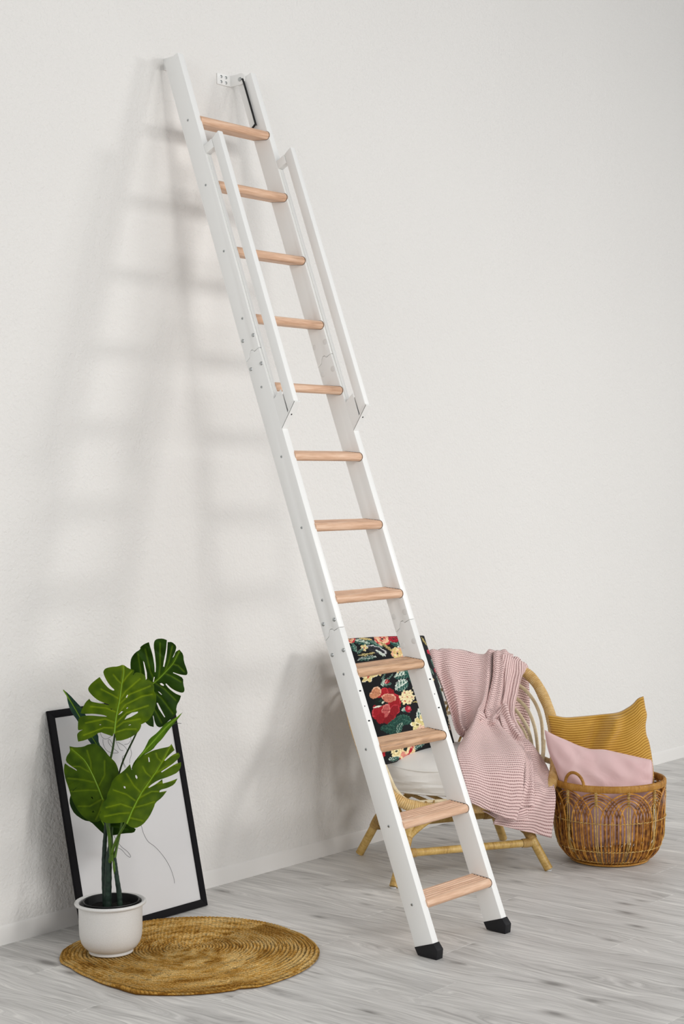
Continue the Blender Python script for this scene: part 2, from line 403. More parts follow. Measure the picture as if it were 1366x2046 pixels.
# hand rails with their brackets
th_lo, th_up = solve_tw(0, 566, 854)[0], solve_tw(0, 413, 305)[0]
for x0 in (0, WW-WX):
    hr = Mesh()
    hr.prism([(-.043, th_lo+.040), (-.080, th_lo+.066), (-.080, th_up+.048), (-.0425, th_up+.036)], x0+.002, x0+WX-.002, lambda x, w, t: lad(x, t, w))
    h = hr.build('handrail', m_white, ladder, bevel=.003, recalc=True)
    m = Mesh(); m.prism([(0, th_up+.0), (0, th_up+.030), (-.0415, th_up+.036), (-.0415, th_up+.004)], x0+.001, x0+WX-.001, lambda x, w, t: lad(x, t, w))
    m.build('bracket', m_white, h, bevel=.0015, recalc=True)
    for xa in (x0, x0+WX-.0022):      # side cheeks of the lower bracket
        m = Mesh(); m.prism([(-.0, th_lo), (-.0835, th_lo+.061), (-.083, th_lo+.066), (-.0745, th_lo+.0645), (-.0405, th_lo+.0385), (-.0405, th_lo+.122), (0, th_lo+.104)], xa, xa+.0022, lambda x, w, t: lad(x, t, w))
        m.build('bracket', m_white, h, recalc=True)
    m = Mesh(); m.prism([(-.0, th_lo-.002), (-.0845, th_lo+.0600), (-.0835, th_lo+.0630), (0, th_lo+.0015)], x0, x0+WX, lambda x, w, t: lad(x, t, w))
    m.build('bracket', m_white, h, recalc=True)
    m = Mesh(); p = V3(lad(x0+WX*.45, th_lo+.031, -.0455)); ax = V3(lad(0, 1.9, -.6))-V3(lad(0, 1.9+.82, 0)); ax /= np.linalg.norm(ax); dome(m, p, ax, .003, .0015, 10, 2); m.build('screw', m_dark, h)
    # slim strip the hand rail is clipped to
    m = Mesh(); m.prism([(-.0022, th_lo+.11), (.001, th_lo+.11), (.001, th_up-.002), (-.0022, th_up-.002)], x0+.010, x0+WX-.003, lambda x, w, t: lad(x, t, w))
    m.build('mounting_strip', m_white, h, recalc=True)
# wall brackets
for xa, s in ((WW-WX-.0062, -1), (WX+.0012, 1)):
    a0, a1 = xa, xa+.005
    m = Mesh()
    arm = [(0, 2.9845), (0, 2.9435)]
    arc = [(-.058+.0205*math.cos(math.radians(a))*1.0, 2.9635+.0205*math.sin(math.radians(a))) for a in range(-90, -271, -15)]
    arm = [(0, 2.9835), (0, 2.943)]+arc
    m.prism(arm, a0, a1)
    br = m.build('wall_bracket', m_white, ladder, bevel=.0008, recalc=True)
    pl = (a1-.072, a1-.0007) if s < 0 else (a0+.0007, a0+.072)
    m = Mesh(); m.box((pl[0], -.0052, 2.9432), (pl[1], -.0002, 2.9832)); plo = m.build('plate', m_white, br, bevel=.0008, recalc=True)
    for q in ((.020, .030), (.045, .030), (.020, .011), (.045, .011)):
        m = Mesh(); dome(m, (pl[0]+q[0], -.0052, 2.943+q[1]), (0, -1, 0), .0058, .0016); sc = m.build('screw', m_chrome, br)
    m = Mesh(); dome(m, (a0 if s < 0 else a1, -.054, 2.963), (-1 if s < 0 else 1, 0, 0), .0085, .004); m.build('bolt', m_chrome, br)
m = Mesh(); xr = WW-WX-.007
m.tube(crom([(xr, -.066, 2.962), (xr, -.076, 2.944), (xr, -.129, 2.795), (xr, -.1302, 2.787), (xr, -.127, 2.783), (xr, -.112, 2.772), (xr-.002, -.107, 2.768)], 5), .0037, 8)
m.build('locking_rod', m_black, ladder)

# ------------------------------------------------------------------ framed drawing
FX0, FX1, FY, FL, FH, FT = -.543, .017, -.1665-.012, .2213, .7481, .012
frame = thing('picture_frame', (-.254, -.16, 0), 'large black framed line drawing leaning on the wall behind the plant', 'picture')
def fp(x, h, d=0.0):   # point on the leaning frame: x, height along it, depth in front of its face
    return (x, FY+h*math.sin(FL)-d*math.cos(FL), h*math.cos(FL)+d*math.sin(FL)+.003)
Bz = .0
BW = .0255
mf = NT('black_frame_wood'); mf.base(lin4('#131215'), .6, .08)
def bar(a, b, c, d, name='frame_bar'):
    m = Mesh(); q = [a, b, c, d]; V = [fp(x, h, 0) for x, h in q]+[fp(x, h, -FT) for x, h in q]
    m.add([(v[0], v[1], v[2]) for v in V], [(0, 1, 2, 3), (7, 6, 5, 4)]+[(i, i+4, (i+1) % 4+4, (i+1) % 4) for i in range(4)])
    return m.build(name, mf, frame, bevel=.0012, recalc=True)
e = .0002
bar((FX0, 0), (FX1, 0), (FX1-BW, BW), (FX0+BW, BW)); bar((FX0+BW, FH-BW), (FX1-BW, FH-BW), (FX1, FH), (FX0, FH))
bar((FX0, 0), (FX0+BW, BW), (FX0+BW, FH-BW), (FX0, FH)); bar((FX1-BW, BW), (FX1, 0), (FX1, FH), (FX1-BW, FH-BW))
def sheet(d0, d1, mat, name, par=frame, ins=.004):
    a, b, c, dd = FX0+BW-ins, FX1-BW+ins, BW-ins, FH-BW+ins
    m = Mesh(); V = [fp(x, h, d) for d in (d0, d1) for x, h in ((a, c), (b, c), (b, dd), (a, dd))]
    m.add(V, [(0, 1, 2, 3), (7, 6, 5, 4), (0, 4, 5, 1), (1, 5, 6, 2), (2, 6, 7, 3), (3, 7, 4, 0)]); return m.build(name, mat, par, smooth=False, recalc=True)
pr = sheet(-.0045, -.0060, m_simple('print_paper', '#e4e2e2', .7, .2), 'print')
sheet(-.0065, -.0105, m_simple('backing_board', '#6f5f4c', .8, .2), 'backing_board')
mg = NT('frame_glass')
for nd in list(mg.t.nodes):
    if nd.type == 'BSDF_PRINCIPLED': mg.t.nodes.remove(nd)
_tr = mg.n('ShaderNodeBsdfTransparent'); _gl = mg.n('ShaderNodeBsdfGlossy'); _gl.inputs['Roughness'].default_value = .03
_fr = mg.n('ShaderNodeFresnel'); _fr.inputs[0].default_value = 1.35; _mx = mg.n('ShaderNodeMixShader')
_tr.inputs[0].default_value = (.93, .935, .935, 1)
mg.l(_fr.outputs[0], _mx.inputs[0]); mg.l(_tr.outputs[0], _mx.inputs[1]); mg.l(_gl.outputs[0], _mx.inputs[2]); mg.l(_mx.outputs[0], mg.out.inputs[0])
m = Mesh(); m.add([fp(x, h, -.0025) for x, h in ((FX0+BW-.003, BW-.003), (FX1-BW+.003, BW-.003), (FX1-BW+.003, FH-BW+.003), (FX0+BW-.003, FH-BW+.003))], [(0, 1, 2, 3)])
m.build('glass_pane', mg, frame, smooth=False)
def zz(pts, o, s): return [(o[0]+a/s, o[1]+b/s) for a, b in pts]
_n = V3((0, -math.cos(FL), math.sin(FL))); _p0 = V3(fp(0, .3, -.0045))
m_ink = m_simple('ink_line', '#3a3a3d', .8, .1)
for pts in ([(700, 1000), (735, 1040), (760, 1120), (800, 1190), (860, 1235), (920, 1300), (970, 1370), (1010, 1450), (1035, 1530), (1040, 1570)],
            [(480, 1120), (520, 1190), (560, 1240), (610, 1280), (640, 1320), (632, 1333), (600, 1310), (560, 1265), (525, 1248)],
            [(360, 170), (365, 195), (375, 230), (400, 255), (430, 255), (470, 230)],
            [(390, 260), (392, 300), (410, 345), (440, 372), (480, 385), (530, 380), (480, 340), (445, 300), (437, 270), (446, 260), (460, 275), (490, 330)],
            [(505, 270), (530, 330), (550, 358), (572, 362)], [(520, 285), (580, 320), (607, 360), (600, 400), (570, 415), (565, 440), (570, 470), (590, 520)],
            [(570, 430), (580, 480), (600, 515)], [(640, 240), (650, 290), (640, 340), (650, 390), (635, 440), (633, 480)], [(585, 308), (620, 300), (638, 275)]):
    q = crom(zz(pts, (120, 1420), 4.553), 5); P = [on_plane(a, b, _p0, _n)+_n*.0002 for a, b in q]
    L = Mesh(); L.tube(P, .0006, 5); L.build('drawn_line', m_ink, pr)

# ------------------------------------------------------------------ jute rug
RC = (-.4022, -.5223)
_ra = sorted([(144, .405), (131, .401), (118, .384), (113, .376), (70, .371), (59, .372), (39, .365), (22, .366), (2, .366), (-19, .370), (-37, .39), (-50, .408), (-67, .423), (-81, .434), (-95, .443), (-108, .455), (-115, .440), (-117, .448), (-128, .452), (-138, .453), (-154, .453), (-164, .421), (177, .390), (158, .388), (149, .404)])
_aa = np.array([a for a, _ in _ra], float); _rr = np.array([r for _, r in _ra])
_aa = np.concatenate([[_aa[-1]-360], _aa, [_aa[0]+360]]); _rr = np.concatenate([[_rr[-1]], _rr, [_rr[0]]])
NA, NCO, SUB = 720, 36, 7
th = np.arange(NA)*2*math.pi/NA; deg = (np.degrees(th)+180) % 360-180
Rout = np.interp(deg, _aa, _rr)
rad = np.linspace(.0005, 1, NCO*SUB+1)
G = np.zeros((len(rad)+2, NA, 3)); Cc = np.zeros((len(rad)+2, NA, 3))
def vnoise(a, b, seed):    # smooth value noise on a 2-D lattice
    r = np.random.default_rng(seed).random((257, 257)); ia, ib = np.floor(a).astype(int), np.floor(b).astype(int)
    fa, fb = a-ia, b-ib; fa = fa*fa*(3-2*fa); fb = fb*fb*(3-2*fb)
    g = lambda i, j: r[i % 256, j % 256]
    return (g(ia, ib)*(1-fa)+g(ia+1, ib)*fa)*(1-fb)+(g(ia, ib+1)*(1-fa)+g(ia+1, ib+1)*fa)*fb
c1, c2, c3 = (np.array(lin(h)) for h in ('#85591c', '#cd9e4e', '#f2d08c'))
dkc = np.array(lin('#3c260a'))
for i, q in enumerate(rad):
    base_r = .36*q; k = q**2.2; r = base_r*(1-k)+Rout*q*k if q < 1 else Rout
    r = q*(.375*(1-k)+Rout*k)
    sp = q*NCO-th/(2*math.pi)                        # spiral braid index
    ph = sp-np.floor(sp); prof = np.sqrt(np.clip(1-(2*ph-1)**2, 0, 1))
    s = r*th; ci = np.floor(sp)
    braid = np.abs(np.sin(math.pi*s/.013+ci*1.3+ (ph-.5)*1.8))
    fuzz = vnoise(s/.0075+ci*7, sp*3, 3); coarse = vnoise(th*9+ci*3, sp*.9, 4); cs2 = vnoise(th*3+q*4, sp*.35, 9)
    z = .0072+.0058*prof*(.45+.55*braid)+.0018*fuzz
    edge = np.clip((1-q)*NCO/0.6, 0, 1)
    z = z*(.35+.65*np.sqrt(edge))
    lift = .014*np.exp(-((deg+158)/12)**2)*np.clip((q-.75)/.25, 0, 1)**2 + .006*np.exp(-((deg+112)/5)**2)*np.clip((q-.85)/.15, 0, 1)
    G[i, :, 0] = RC[0]+r*np.cos(th); G[i, :, 1] = RC[1]+r*np.sin(th); G[i, :, 2] = z+lift*.6
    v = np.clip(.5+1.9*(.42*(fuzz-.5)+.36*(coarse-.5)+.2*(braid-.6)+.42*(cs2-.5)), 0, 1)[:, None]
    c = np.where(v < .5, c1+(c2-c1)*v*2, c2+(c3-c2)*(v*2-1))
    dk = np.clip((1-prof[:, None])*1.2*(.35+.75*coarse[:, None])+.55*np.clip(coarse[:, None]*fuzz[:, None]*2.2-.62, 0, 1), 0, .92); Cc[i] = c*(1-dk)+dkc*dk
for k, (z, f) in enumerate(((.004, 1.0), (.0006, .99))):
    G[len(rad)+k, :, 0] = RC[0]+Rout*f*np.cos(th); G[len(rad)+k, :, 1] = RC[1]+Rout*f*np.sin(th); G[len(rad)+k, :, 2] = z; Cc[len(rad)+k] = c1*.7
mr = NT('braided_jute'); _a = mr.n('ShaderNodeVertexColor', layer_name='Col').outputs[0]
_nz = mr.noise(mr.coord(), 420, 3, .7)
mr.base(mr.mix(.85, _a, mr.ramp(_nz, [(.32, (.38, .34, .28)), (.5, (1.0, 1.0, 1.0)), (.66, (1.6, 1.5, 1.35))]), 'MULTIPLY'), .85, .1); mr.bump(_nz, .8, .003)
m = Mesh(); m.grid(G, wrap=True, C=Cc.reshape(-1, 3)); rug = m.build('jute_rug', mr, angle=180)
tag(rug, 'round braided brown jute rug on the floor beneath the plant pot', 'rug')

# ------------------------------------------------------------------ plant pot
PX, PY, PZ = -.5955, -.3712, .0148
mp = NT('white_ceramic'); mp.base(mp.ramp(mp.noise(mp.coord(), 500, 2), [(.3, lin4('#d3d2cf')), (.6, lin4('#dddcda'))]), .42, .45)
pot = thing('plant_pot', (PX, PY, PZ), 'white ceramic pot with a rolled rim standing on the jute rug', 'pot')
prof = [(.0, .0), (.066, .0), (.069, .002), (.069, .007), (.066, .009), (.074, .013), (.084, .022), (.0925, .036), (.097, .055), (.0985, .08), (.099, .135), (.0995, .146), (.1, .148), (.106, .1495), (.110, .152), (.1115, .156), (.110, .160), (.1065, .1615), (.102, .1605), (.0975, .157), (.096, .150), (.095, .08), (.088, .03), (.07, .012), (.0, .012)]
pc = np.array(prof); m = Mesh(); m.lathe([(r, z) for r, z in prof], (PX, PY, PZ), 72, flip=True); m.build('pot_body', mp, pot, recalc=True)

plant = thing('monstera_plant', (PX+.004, PY+.003, PZ+.014), 'tall green artificial monstera in a black nursery pot inside the white pot', 'plant')
m = Mesh(); m.lathe([(0, .016), (.06, .016), (.078, .06), (.085, .155), (.0885, .1605), (.0875, .163), (.084, .161), (.080, .13)], (PX+.002, PY-.002, PZ), 60, flip=True)
m.build('nursery_pot', m_simple('black_plastic', '#121314', .45, .4), plant, recalc=True)
ms = NT('dark_soil'); _nz = ms.noise(ms.coord(), 160, 3, .7); ms.base(ms.ramp(_nz, [(.3, lin4('#0b0b0b')), (.7, lin4('#262422'))]), .9, .2); ms.bump(_nz, 1, .006)
G = np.array([[(PX+.002+r*math.cos(a), PY-.002+r*math.sin(a), PZ+.136+.004*math.sin(a*5+r*90)*(r > .01)) for a in np.arange(40)*math.pi/20] for r in (.0005, .02, .04, .06, .083)])
m = Mesh(); m.grid(G, wrap=True, flip=True); m.build('soil', ms, plant)
DS = float((V3((PX, PY, .3))-CAM_P)@_fw)     # distance of the stem from the lens
# leaves, traced from the photograph and set at their own distances
mleaf = NT('leaf_surface'); _a = mleaf.n('ShaderNodeVertexColor', layer_name='Col').outputs[0]
_geo = mleaf.n('ShaderNodeNewGeometry')
_nz = mleaf.noise(mleaf.coord(), 60, 2)
mleaf.base(mleaf.mix(.5, _a, mleaf.ramp(_nz, [(.3, (.72, .74, .7)), (.7, (1.18, 1.16, 1.1))]), 'MULTIPLY'), .55, .08)
mleaf.b.inputs['Transmission Weight'].default_value = 0
def inpoly(P, poly):
    x, y = P[:, 0], P[:, 1]; r = np.zeros(len(P), bool); n = len(poly)
    for i in range(n):
        x0, y0 = poly[i]; x1, y1 = poly[(i+1) % n]
        c = ((y0 > y) != (y1 > y)) & (x < (x1-x0)*(y-y0)/((y1-y0) or 1e-9)+x0); r ^= c
    return r
def seg_dist(P, line):
    d = np.full(len(P), 1e9); side = np.zeros(len(P)); tt = np.zeros(len(P)); L = 0; best = d.copy()
    line = [np.array(q, float) for q in line]; tot = sum(np.linalg.norm(b-a) for a, b in zip(line[:-1], line[1:]))
    for a, b in zip(line[:-1], line[1:]):
        ab = b-a; l = np.linalg.norm(ab); t = np.clip(((P-a)@ab)/l/l, 0, 1); q = a+t[:, None]*ab; dd = np.linalg.norm(P-q, axis=1)
        k = dd < d; d[k] = dd[k]; side[k] = np.sign((P-a)[k, 0]*ab[1]-(P-a)[k, 1]*ab[0]); tt[k] = (L+t[k]*l)/tot; L += l
    return d, side, tt
def resample(poly, step):
    out = []
    for a, b in zip(poly, poly[1:]+poly[:1]):
        a = np.array(a, float); b = np.array(b, float); n = max(1, int(np.linalg.norm(b-a)/step))
        out += [tuple(a+(b-a)*k/n) for k in range(n)]
    return out
def smooth_poly(poly, it=1):
    P = [np.array(q, float) for q in poly]
    for _ in range(it):
        out = []
        n = len(P)
        for i in range(n):
            a, b, c = P[i-1], P[i], P[(i+1) % n]
            u, v = a-b, c-b; lu, lv = np.linalg.norm(u), np.linalg.norm(v)
            cosv = (u@v)/(lu*lv+1e-9)
            if cosv > -.35: out.append(b)                      # keep real corners
            else: out += [b+u*.22, b+v*.22]
        P = out
    return [tuple(q) for q in P]
def leaf(outline, holes, mid, veins, o, s, depth, gx=0, gy=0, cup=.0, tipcurl=0.0, cols=('#3c5c0b', '#557a10', '#8fae35'), wave=.0, step=1.9, label=None, under=None):
    out = smooth_poly(zz(outline, o, s)); hol = [zz(h, o, s) for h in holes]; mid = zz(mid, o, s); veins = [zz(v, o, s) for v in veins]
    for it in range(2):
        pass
    OP = resample(out, step); HP = [resample(h, step) for h in hol]
    xs = np.array(OP); x0, y0 = xs.min(0); x1, y1 = xs.max(0)
    gxv, gyv = np.meshgrid(np.arange(x0, x1, step), np.arange(y0, y1, step)); gxv = gxv+(np.arange(gxv.shape[0]) % 2)[:, None]*step/2
    g = np.stack([gxv.ravel(), gyv.ravel()], 1); k = inpoly(g, OP)
    for h in HP: k &= ~inpoly(g, h)
    d, _, _ = seg_dist(g, OP+[OP[0]]); k &= d > step*.45; g = g[k]
    verts = [Vector(q) for q in OP]; edges = [(i, (i+1) % len(OP)) for i in range(len(OP))]
    for h in HP:
        b = len(verts); verts += [Vector(q) for q in h]; edges += [(b+i, b+(i+1) % len(h)) for i in range(len(h))]
    verts += [Vector(q) for q in g]
    vo, eo, fo, *_ = delaunay_2d_cdt(verts, edges, [], 0, 1e-5)
    P = np.array([tuple(v) for v in vo]); F = np.array([tuple(f) for f in fo if len(f) == 3])
    cen = P[F].mean(1); k = inpoly(cen, OP)
    for h in HP: k &= ~inpoly(cen, h)
    F = F[k]
    dm, side, tm = seg_dist(P, mid)
    cx, cy = np.mean(mid, 0)
    D = DS+depth+gx*(P[:, 0]-cx)/100+gy*(P[:, 1]-cy)/100+cup*(dm/60)**2+tipcurl*np.clip(tm-.5, 0, 1)**2*4
    dv = np.full(len(P), 99.0)
    for v in veins:
        q, _, _ = seg_dist(P, v); dv = np.minimum(dv, q)
    D = D+.0022*np.exp(-(dv/2.2)**2)*(1 if cup >= 0 else 1)+.003*np.exp(-(dm/3)**2)+wave*np.sin(tm*17+side*1.3)*(dm/60)
    W3 = CAM_P+(_fw[None]+_rt[None]*((P[:, :1]-683)/F_PX)-_up[None]*((P[:, 1:]-1023)/F_PX))*D[:, None]
    ca, cb, cv = (np.array(lin(c)) for c in cols)
    n1 = vnoise(P[:, 0]/14+3, P[:, 1]/14, 11)[:, None]
    C = ca+(cb-ca)*np.clip(n1*1.1, 0, 1)
    w = np.clip(.55*np.exp(-(dv/1.35)**2)+.95*np.exp(-(dm/1.9)**2), 0, 1)[:, None]; C = C*(1-w)+cv*w
    # two skins 1.1 mm apart, joined round the rim
    n = len(P); off = _fw*.0011
    tri = [tuple(f) for f in F]; v0 = P[F[:, 1]]-P[F[:, 0]]; v1 = P[F[:, 2]]-P[F[:, 0]]; sg = (v0[:, 0]*v1[:, 1]-v0[:, 1]*v1[:, 0])
    tri = [t if q > 0 else (t[0], t[2], t[1]) for t, q in zip(tri, sg)]
    cnt = {}
    for t in tri:
        for a, b in ((t[0], t[1]), (t[1], t[2]), (t[2], t[0])): cnt[(a, b)] = 1
    rim = [(a, b) for a, b in cnt if (b, a) not in cnt]
    m = Mesh(); faces = [(t[0], t[2], t[1]) for t in tri]+[(t[0]+n, t[1]+n, t[2]+n) for t in tri]+[(a, b, b+n, a+n) for a, b in rim]
    m.add(np.concatenate([W3, W3+off]), faces, None, np.concatenate([C, C*.85]))
    ob = m.build('leaf', mleaf, plant, angle=60)
    mq = crom(mid, 6); dq = DS+depth+gx*(mq[:, 0]-cx)/100+gy*(mq[:, 1]-cy)/100
    tq = np.linspace(0, 1, len(mq)); dq = dq+tipcurl*np.clip(tq-.5, 0, 1)**2*4
    m = Mesh(); m.tube([at_depth(a[0], a[1], b+.001) for a, b in zip(mq, dq)], np.linspace(.0024, .0007, len(mq)), 6)
    m.build('midrib', m_rib, ob)
    if label: lab(ob, label)
    return ob
m_rib = m_simple('leaf_midrib', '#6f9420', .45, .35)
m_stem = NT('dark_stem'); _nz = m_stem.noise(m_stem.coord(), 70, 3); m_stem.base(m_stem.ramp(_nz, [(.3, lin4('#10211a')), (.7, lin4('#24382c'))]), .5, .3); m_stem.bump(_nz, .4, .003)
m_pet = NT('green_petiole'); _nz = m_pet.noise(m_pet.map(m_pet.coord(), (60, 60, 8)), 1, 2); m_pet.base(m_pet.ramp(_nz, [(.3, lin4('#2f4a10')), (.7, lin4('#587a1c'))]), .45, .35)
m_petd = NT('dark_petiole'); _nz = m_petd.noise(m_petd.map(m_petd.coord(), (60, 60, 8)), 1, 2); m_petd.base(m_petd.ramp(_nz, [(.3, lin4('#1c2f10')), (.7, lin4('#2f4a18'))]), .45, .35)
oA, sA = (120, 1260), 4.879; oB, sB = (80, 1250), 3.41
leaf([(615, 330), (560, 350), (500, 353), (440, 368), (419, 400), (430, 440), (460, 500), (500, 552), (528, 574), (526, 584), (508, 583), (470, 560), (425, 510), (385, 452), (340, 485), (300, 520), (272, 560), (278, 592), (320, 640), (370, 680), (430, 705), (478, 720), (470, 728), (420, 714), (340, 700), (300, 690), (285, 665), (250, 695), (215, 760), (198, 806), (240, 812), (330, 810), (420, 822), (455, 835), (452, 840), (400, 836), (300, 828), (225, 830), (185, 850), (175, 880), (172, 965), (185, 972), (222, 966), (190, 982), (165, 1008), (168, 1050), (176, 1083), (240, 1070), (320, 1035), (388, 987), (450, 1010), (512, 1030), (524, 1000), (536, 1012), (545, 1074), (600, 1072), (680, 1045), (745, 1005), (778, 965), (792, 925), (788, 916), (850, 885), (890, 840), (922, 770), (935, 700), (938, 630), (915, 600), (918, 550), (905, 508), (870, 485), (835, 482), (832, 445), (800, 418), (745, 405), (718, 420), (722, 385), (665, 368)],
     [[(640, 652), (652, 628), (662, 626), (650, 655)], [(566, 824), (598, 786), (614, 787), (596, 806)], [(628, 868), (650, 830), (700, 800), (758, 789), (758, 802), (690, 842)], [(645, 760), (662, 740), (665, 745), (652, 762)], [(707, 432), (716, 412), (722, 420), (716, 432)], [(382, 916), (398, 913), (400, 920), (385, 922)], [(664, 922), (686, 914), (690, 919), (670, 924)], [(488, 760), (510, 765), (514, 770), (495, 770)]],
     [(528, 1000), (545, 850), (578, 680), (600, 530), (620, 400), (616, 345)],
     [[(600, 520), (560, 480), (520, 430)], [(580, 668), (500, 620), (400, 570)], [(560, 800), (450, 755), (300, 740)], [(548, 900), (440, 860), (250, 900)], [(535, 950), (430, 945), (230, 1020)], [(600, 520), (650, 450), (700, 395)], [(585, 680), (640, 590), (780, 470)], [(575, 720), (680, 620), (880, 540)], [(560, 820), (640, 720), (800, 640), (900, 620)], [(545, 900), (650, 800), (860, 730)], [(540, 950), (620, 890), (780, 860)], [(545, 990), (640, 960), (740, 960)]],
     oA, sA, -.02, gx=.03, gy=-.03, cup=.012, cols=('#334a05', '#4f6505', '#8a9f18'), wave=.003, label='bright green split leaf, topmost of the front ones')
leaf([(1163, 186), (1200, 230), (1206, 300), (1235, 380), (1243, 415), (1232, 435), (1190, 432), (1140, 420), (1103, 406), (1100, 413), (1140, 430), (1199, 463), (1200, 520), (1214, 575), (1205, 602), (1180, 606), (1130, 590), (1080, 560), (1040, 520), (1030, 515), (1027, 524), (1060, 565), (1120, 612), (1178, 636), (1165, 680), (1140, 720), (1130, 770), (1140, 800), (1100, 845), (1040, 895), (1000, 935), (970, 945), (940, 930), (922, 890), (910, 830), (903, 828), (912, 880), (912, 940), (870, 930), (835, 900), (790, 840), (740, 760), (700, 640), (690, 520), (705, 430), (688, 380), (684, 320), (692, 268), (730, 215), (783, 182), (780, 160), (820, 130), (865, 112), (875, 150), (895, 210), (910, 280), (920, 350), (922, 405), (930, 405), (934, 340), (925, 240), (911, 150), (918, 100), (945, 80), (1000, 77), (1040, 92), (1036, 160), (1025, 230), (1010, 300), (1004, 350), (1014, 354), (1030, 290), (1043, 200), (1048, 112), (1090, 110), (1134, 150), (1125, 200), (1096, 262), (1108, 255), (1125, 205)],
     [[(972, 515), (990, 511), (1012, 528), (1008, 540), (982, 531)], [(952, 592), (972, 600), (995, 625), (985, 626)], [(938, 700), (950, 700), (1024, 842), (1016, 846), (960, 762)], [(905, 500), (914, 452), (922, 452), (912, 500)], [(808, 295), (820, 310), (845, 410), (847, 465), (835, 482), (825, 400)], [(1030, 650), (1058, 692), (1052, 692)]],
     [(905, 515), (960, 470), (1020, 410), (1100, 320), (1160, 205)],
     [[(960, 470), (975, 350), (975, 120)], [(1020, 405), (1060, 300), (1095, 150)], [(930, 500), (880, 400), (830, 180)], [(905, 515), (790, 420), (760, 230)], [(1015, 415), (1080, 440), (1180, 500)], [(1100, 325), (1150, 340), (1210, 400)], [(930, 510), (1020, 570), (1130, 680)], [(905, 590), (990, 660), (1100, 810)], [(905, 740), (950, 820), (990, 900)]],
     oA, sA, .10, gx=.04, gy=.02, cup=-.01, cols=('#1c3206', '#284308', '#65821a'), wave=.004, label='darker split leaf, highest at the back right')
leaf([(895, 806), (916, 848), (880, 880), (846, 918), (852, 922), (900, 882), (940, 864), (954, 880), (950, 900), (900, 945), (855, 975), (824, 995), (828, 1001), (870, 975), (920, 943), (960, 930), (960, 960), (940, 1000), (880, 1028), (800, 1055), (755, 1085), (738, 1102), (742, 1106), (790, 1080), (832, 1046), (836, 1076), (880, 1064), (936, 1042), (915, 1082), (870, 1106), (816, 1120), (812, 1136), (864, 1126), (830, 1172), (785, 1207), (775, 1240), (745, 1302), (700, 1357), (650, 1382), (612, 1370), (588, 1350), (570, 1338), (540, 1345), (470, 1348), (430, 1340), (405, 1312), (402, 1285), (414, 1278), (411, 1245), (425, 1210), (455, 1182), (456, 1150), (480, 1100), (490, 1060), (520, 1025), (570, 990), (612, 944), (624, 984), (634, 960), (660, 912), (710, 880), (770, 850), (830, 835), (880, 825)],
     [[(736, 895), (744, 900), (748, 928), (740, 930)], [(648, 1020), (656, 1018), (664, 1034), (660, 1046), (650, 1036)], [(568, 1094), (580, 1095), (582, 1110), (572, 1108)]],
     [(590, 1350), (630, 1255), (690, 1140), (760, 1040), (830, 930), (893, 812)],
     [[(760, 1035), (720, 1000), (700, 960)], [(690, 1140), (640, 1090), (590, 1010)], [(660, 1200), (590, 1150), (500, 1120)], [(635, 1245), (550, 1215), (450, 1240)], [(620, 1275), (540, 1280), (440, 1300)], [(830, 930), (800, 900), (790, 870)], [(830, 930), (880, 890), (940, 875)], [(770, 1020), (860, 960), (940, 945)], [(715, 1105), (800, 1075), (920, 1055)], [(665, 1180), (760, 1130), (850, 1130)], [(640, 1240), (720, 1220), (780, 1200)], [(612, 1310), (660, 1320), (700, 1330)]],
     oB, sB, -.07, gx=.05, gy=-.06, cup=.012, cols=('#304705', '#4a5f05', '#7f9416'), wave=.003, label='bright green split leaf, lowest at the right')
leaf([(200, 822), (240, 830), (295, 826), (330, 808), (380, 804), (430, 845), (480, 900), (512, 930), (530, 970), (537, 1005), (510, 1050), (480, 1095), (470, 1150), (480, 1200), (470, 1260), (440, 1310), (400, 1335), (370, 1340), (340, 1335), (290, 1300), (250, 1250), (215, 1180), (192, 1100), (172, 1045), (162, 990), (165, 950), (170, 938), (195, 958), (235, 980), (250, 990), (250, 982), (210, 956), (174, 925), (180, 890), (205, 858)],
     [[(353, 1268), (366, 1258), (376, 1262), (372, 1270), (358, 1274)], [(346, 1168), (356, 1166), (362, 1180), (356, 1182)]],
     [(430, 1185), (395, 1100), (350, 1000), (300, 915), (215, 840)],
     [[(350, 1000), (345, 930), (320, 850)], [(395, 1100), (440, 1020), (440, 920)], [(350, 1005), (270, 960), (200, 960)], [(380, 1070), (290, 1050), (190, 1040)], [(405, 1125), (330, 1120), (215, 1130)], [(425, 1180), (340, 1230), (260, 1230)], [(430, 1190), (400, 1280), (380, 1320)]],
     oB, sB, -.02, gx=-.03, gy=-.02, cup=.014, cols=('#293f05', '#3f5605', '#6f8514'), wave=.004, label='green leaf, lowest at the left')
leaf([(972, 588), (950, 622), (900, 682), (868, 722), (832, 772), (795, 808), (768, 845), (705, 882), (655, 930), (628, 985), (622, 970), (640, 928), (678, 882), (705, 850), (728, 805), (745, 770), (800, 728), (850, 668), (900, 638), (942, 618)],
     [], [(630, 970), (690, 880), (760, 800), (850, 700), (960, 600)], [[(690, 880), (740, 850), (780, 810)]],
     oB, sB, .02, gx=.22, gy=.05, cup=.05, cols=('#355409', '#4b700f', '#6d9020'), label='narrow leaf seen edge-on at the right')
leaf([(155, 434), (200, 470), (250, 525), (284, 560), (305, 600), (330, 650), (360, 700), (396, 740), (400, 805), (440, 850), (462, 880), (473, 930), (462, 965), (430, 940), (395, 890), (355, 815), (322, 772), (285, 700), (250, 640), (222, 605), (200, 560), (188, 520), (182, 480)],
     [], [(160, 440), (230, 550), (310, 690), (380, 800), (460, 940)], [[(230, 550), (270, 560), (290, 590)], [(380, 800), (400, 800), (440, 860)]],
     oB, sB, .11, gx=-.14, gy=.06, cup=.05, cols=('#16302a', '#2c4b3c', '#3f6128'), label='dark bluish leaf turned away at the left')
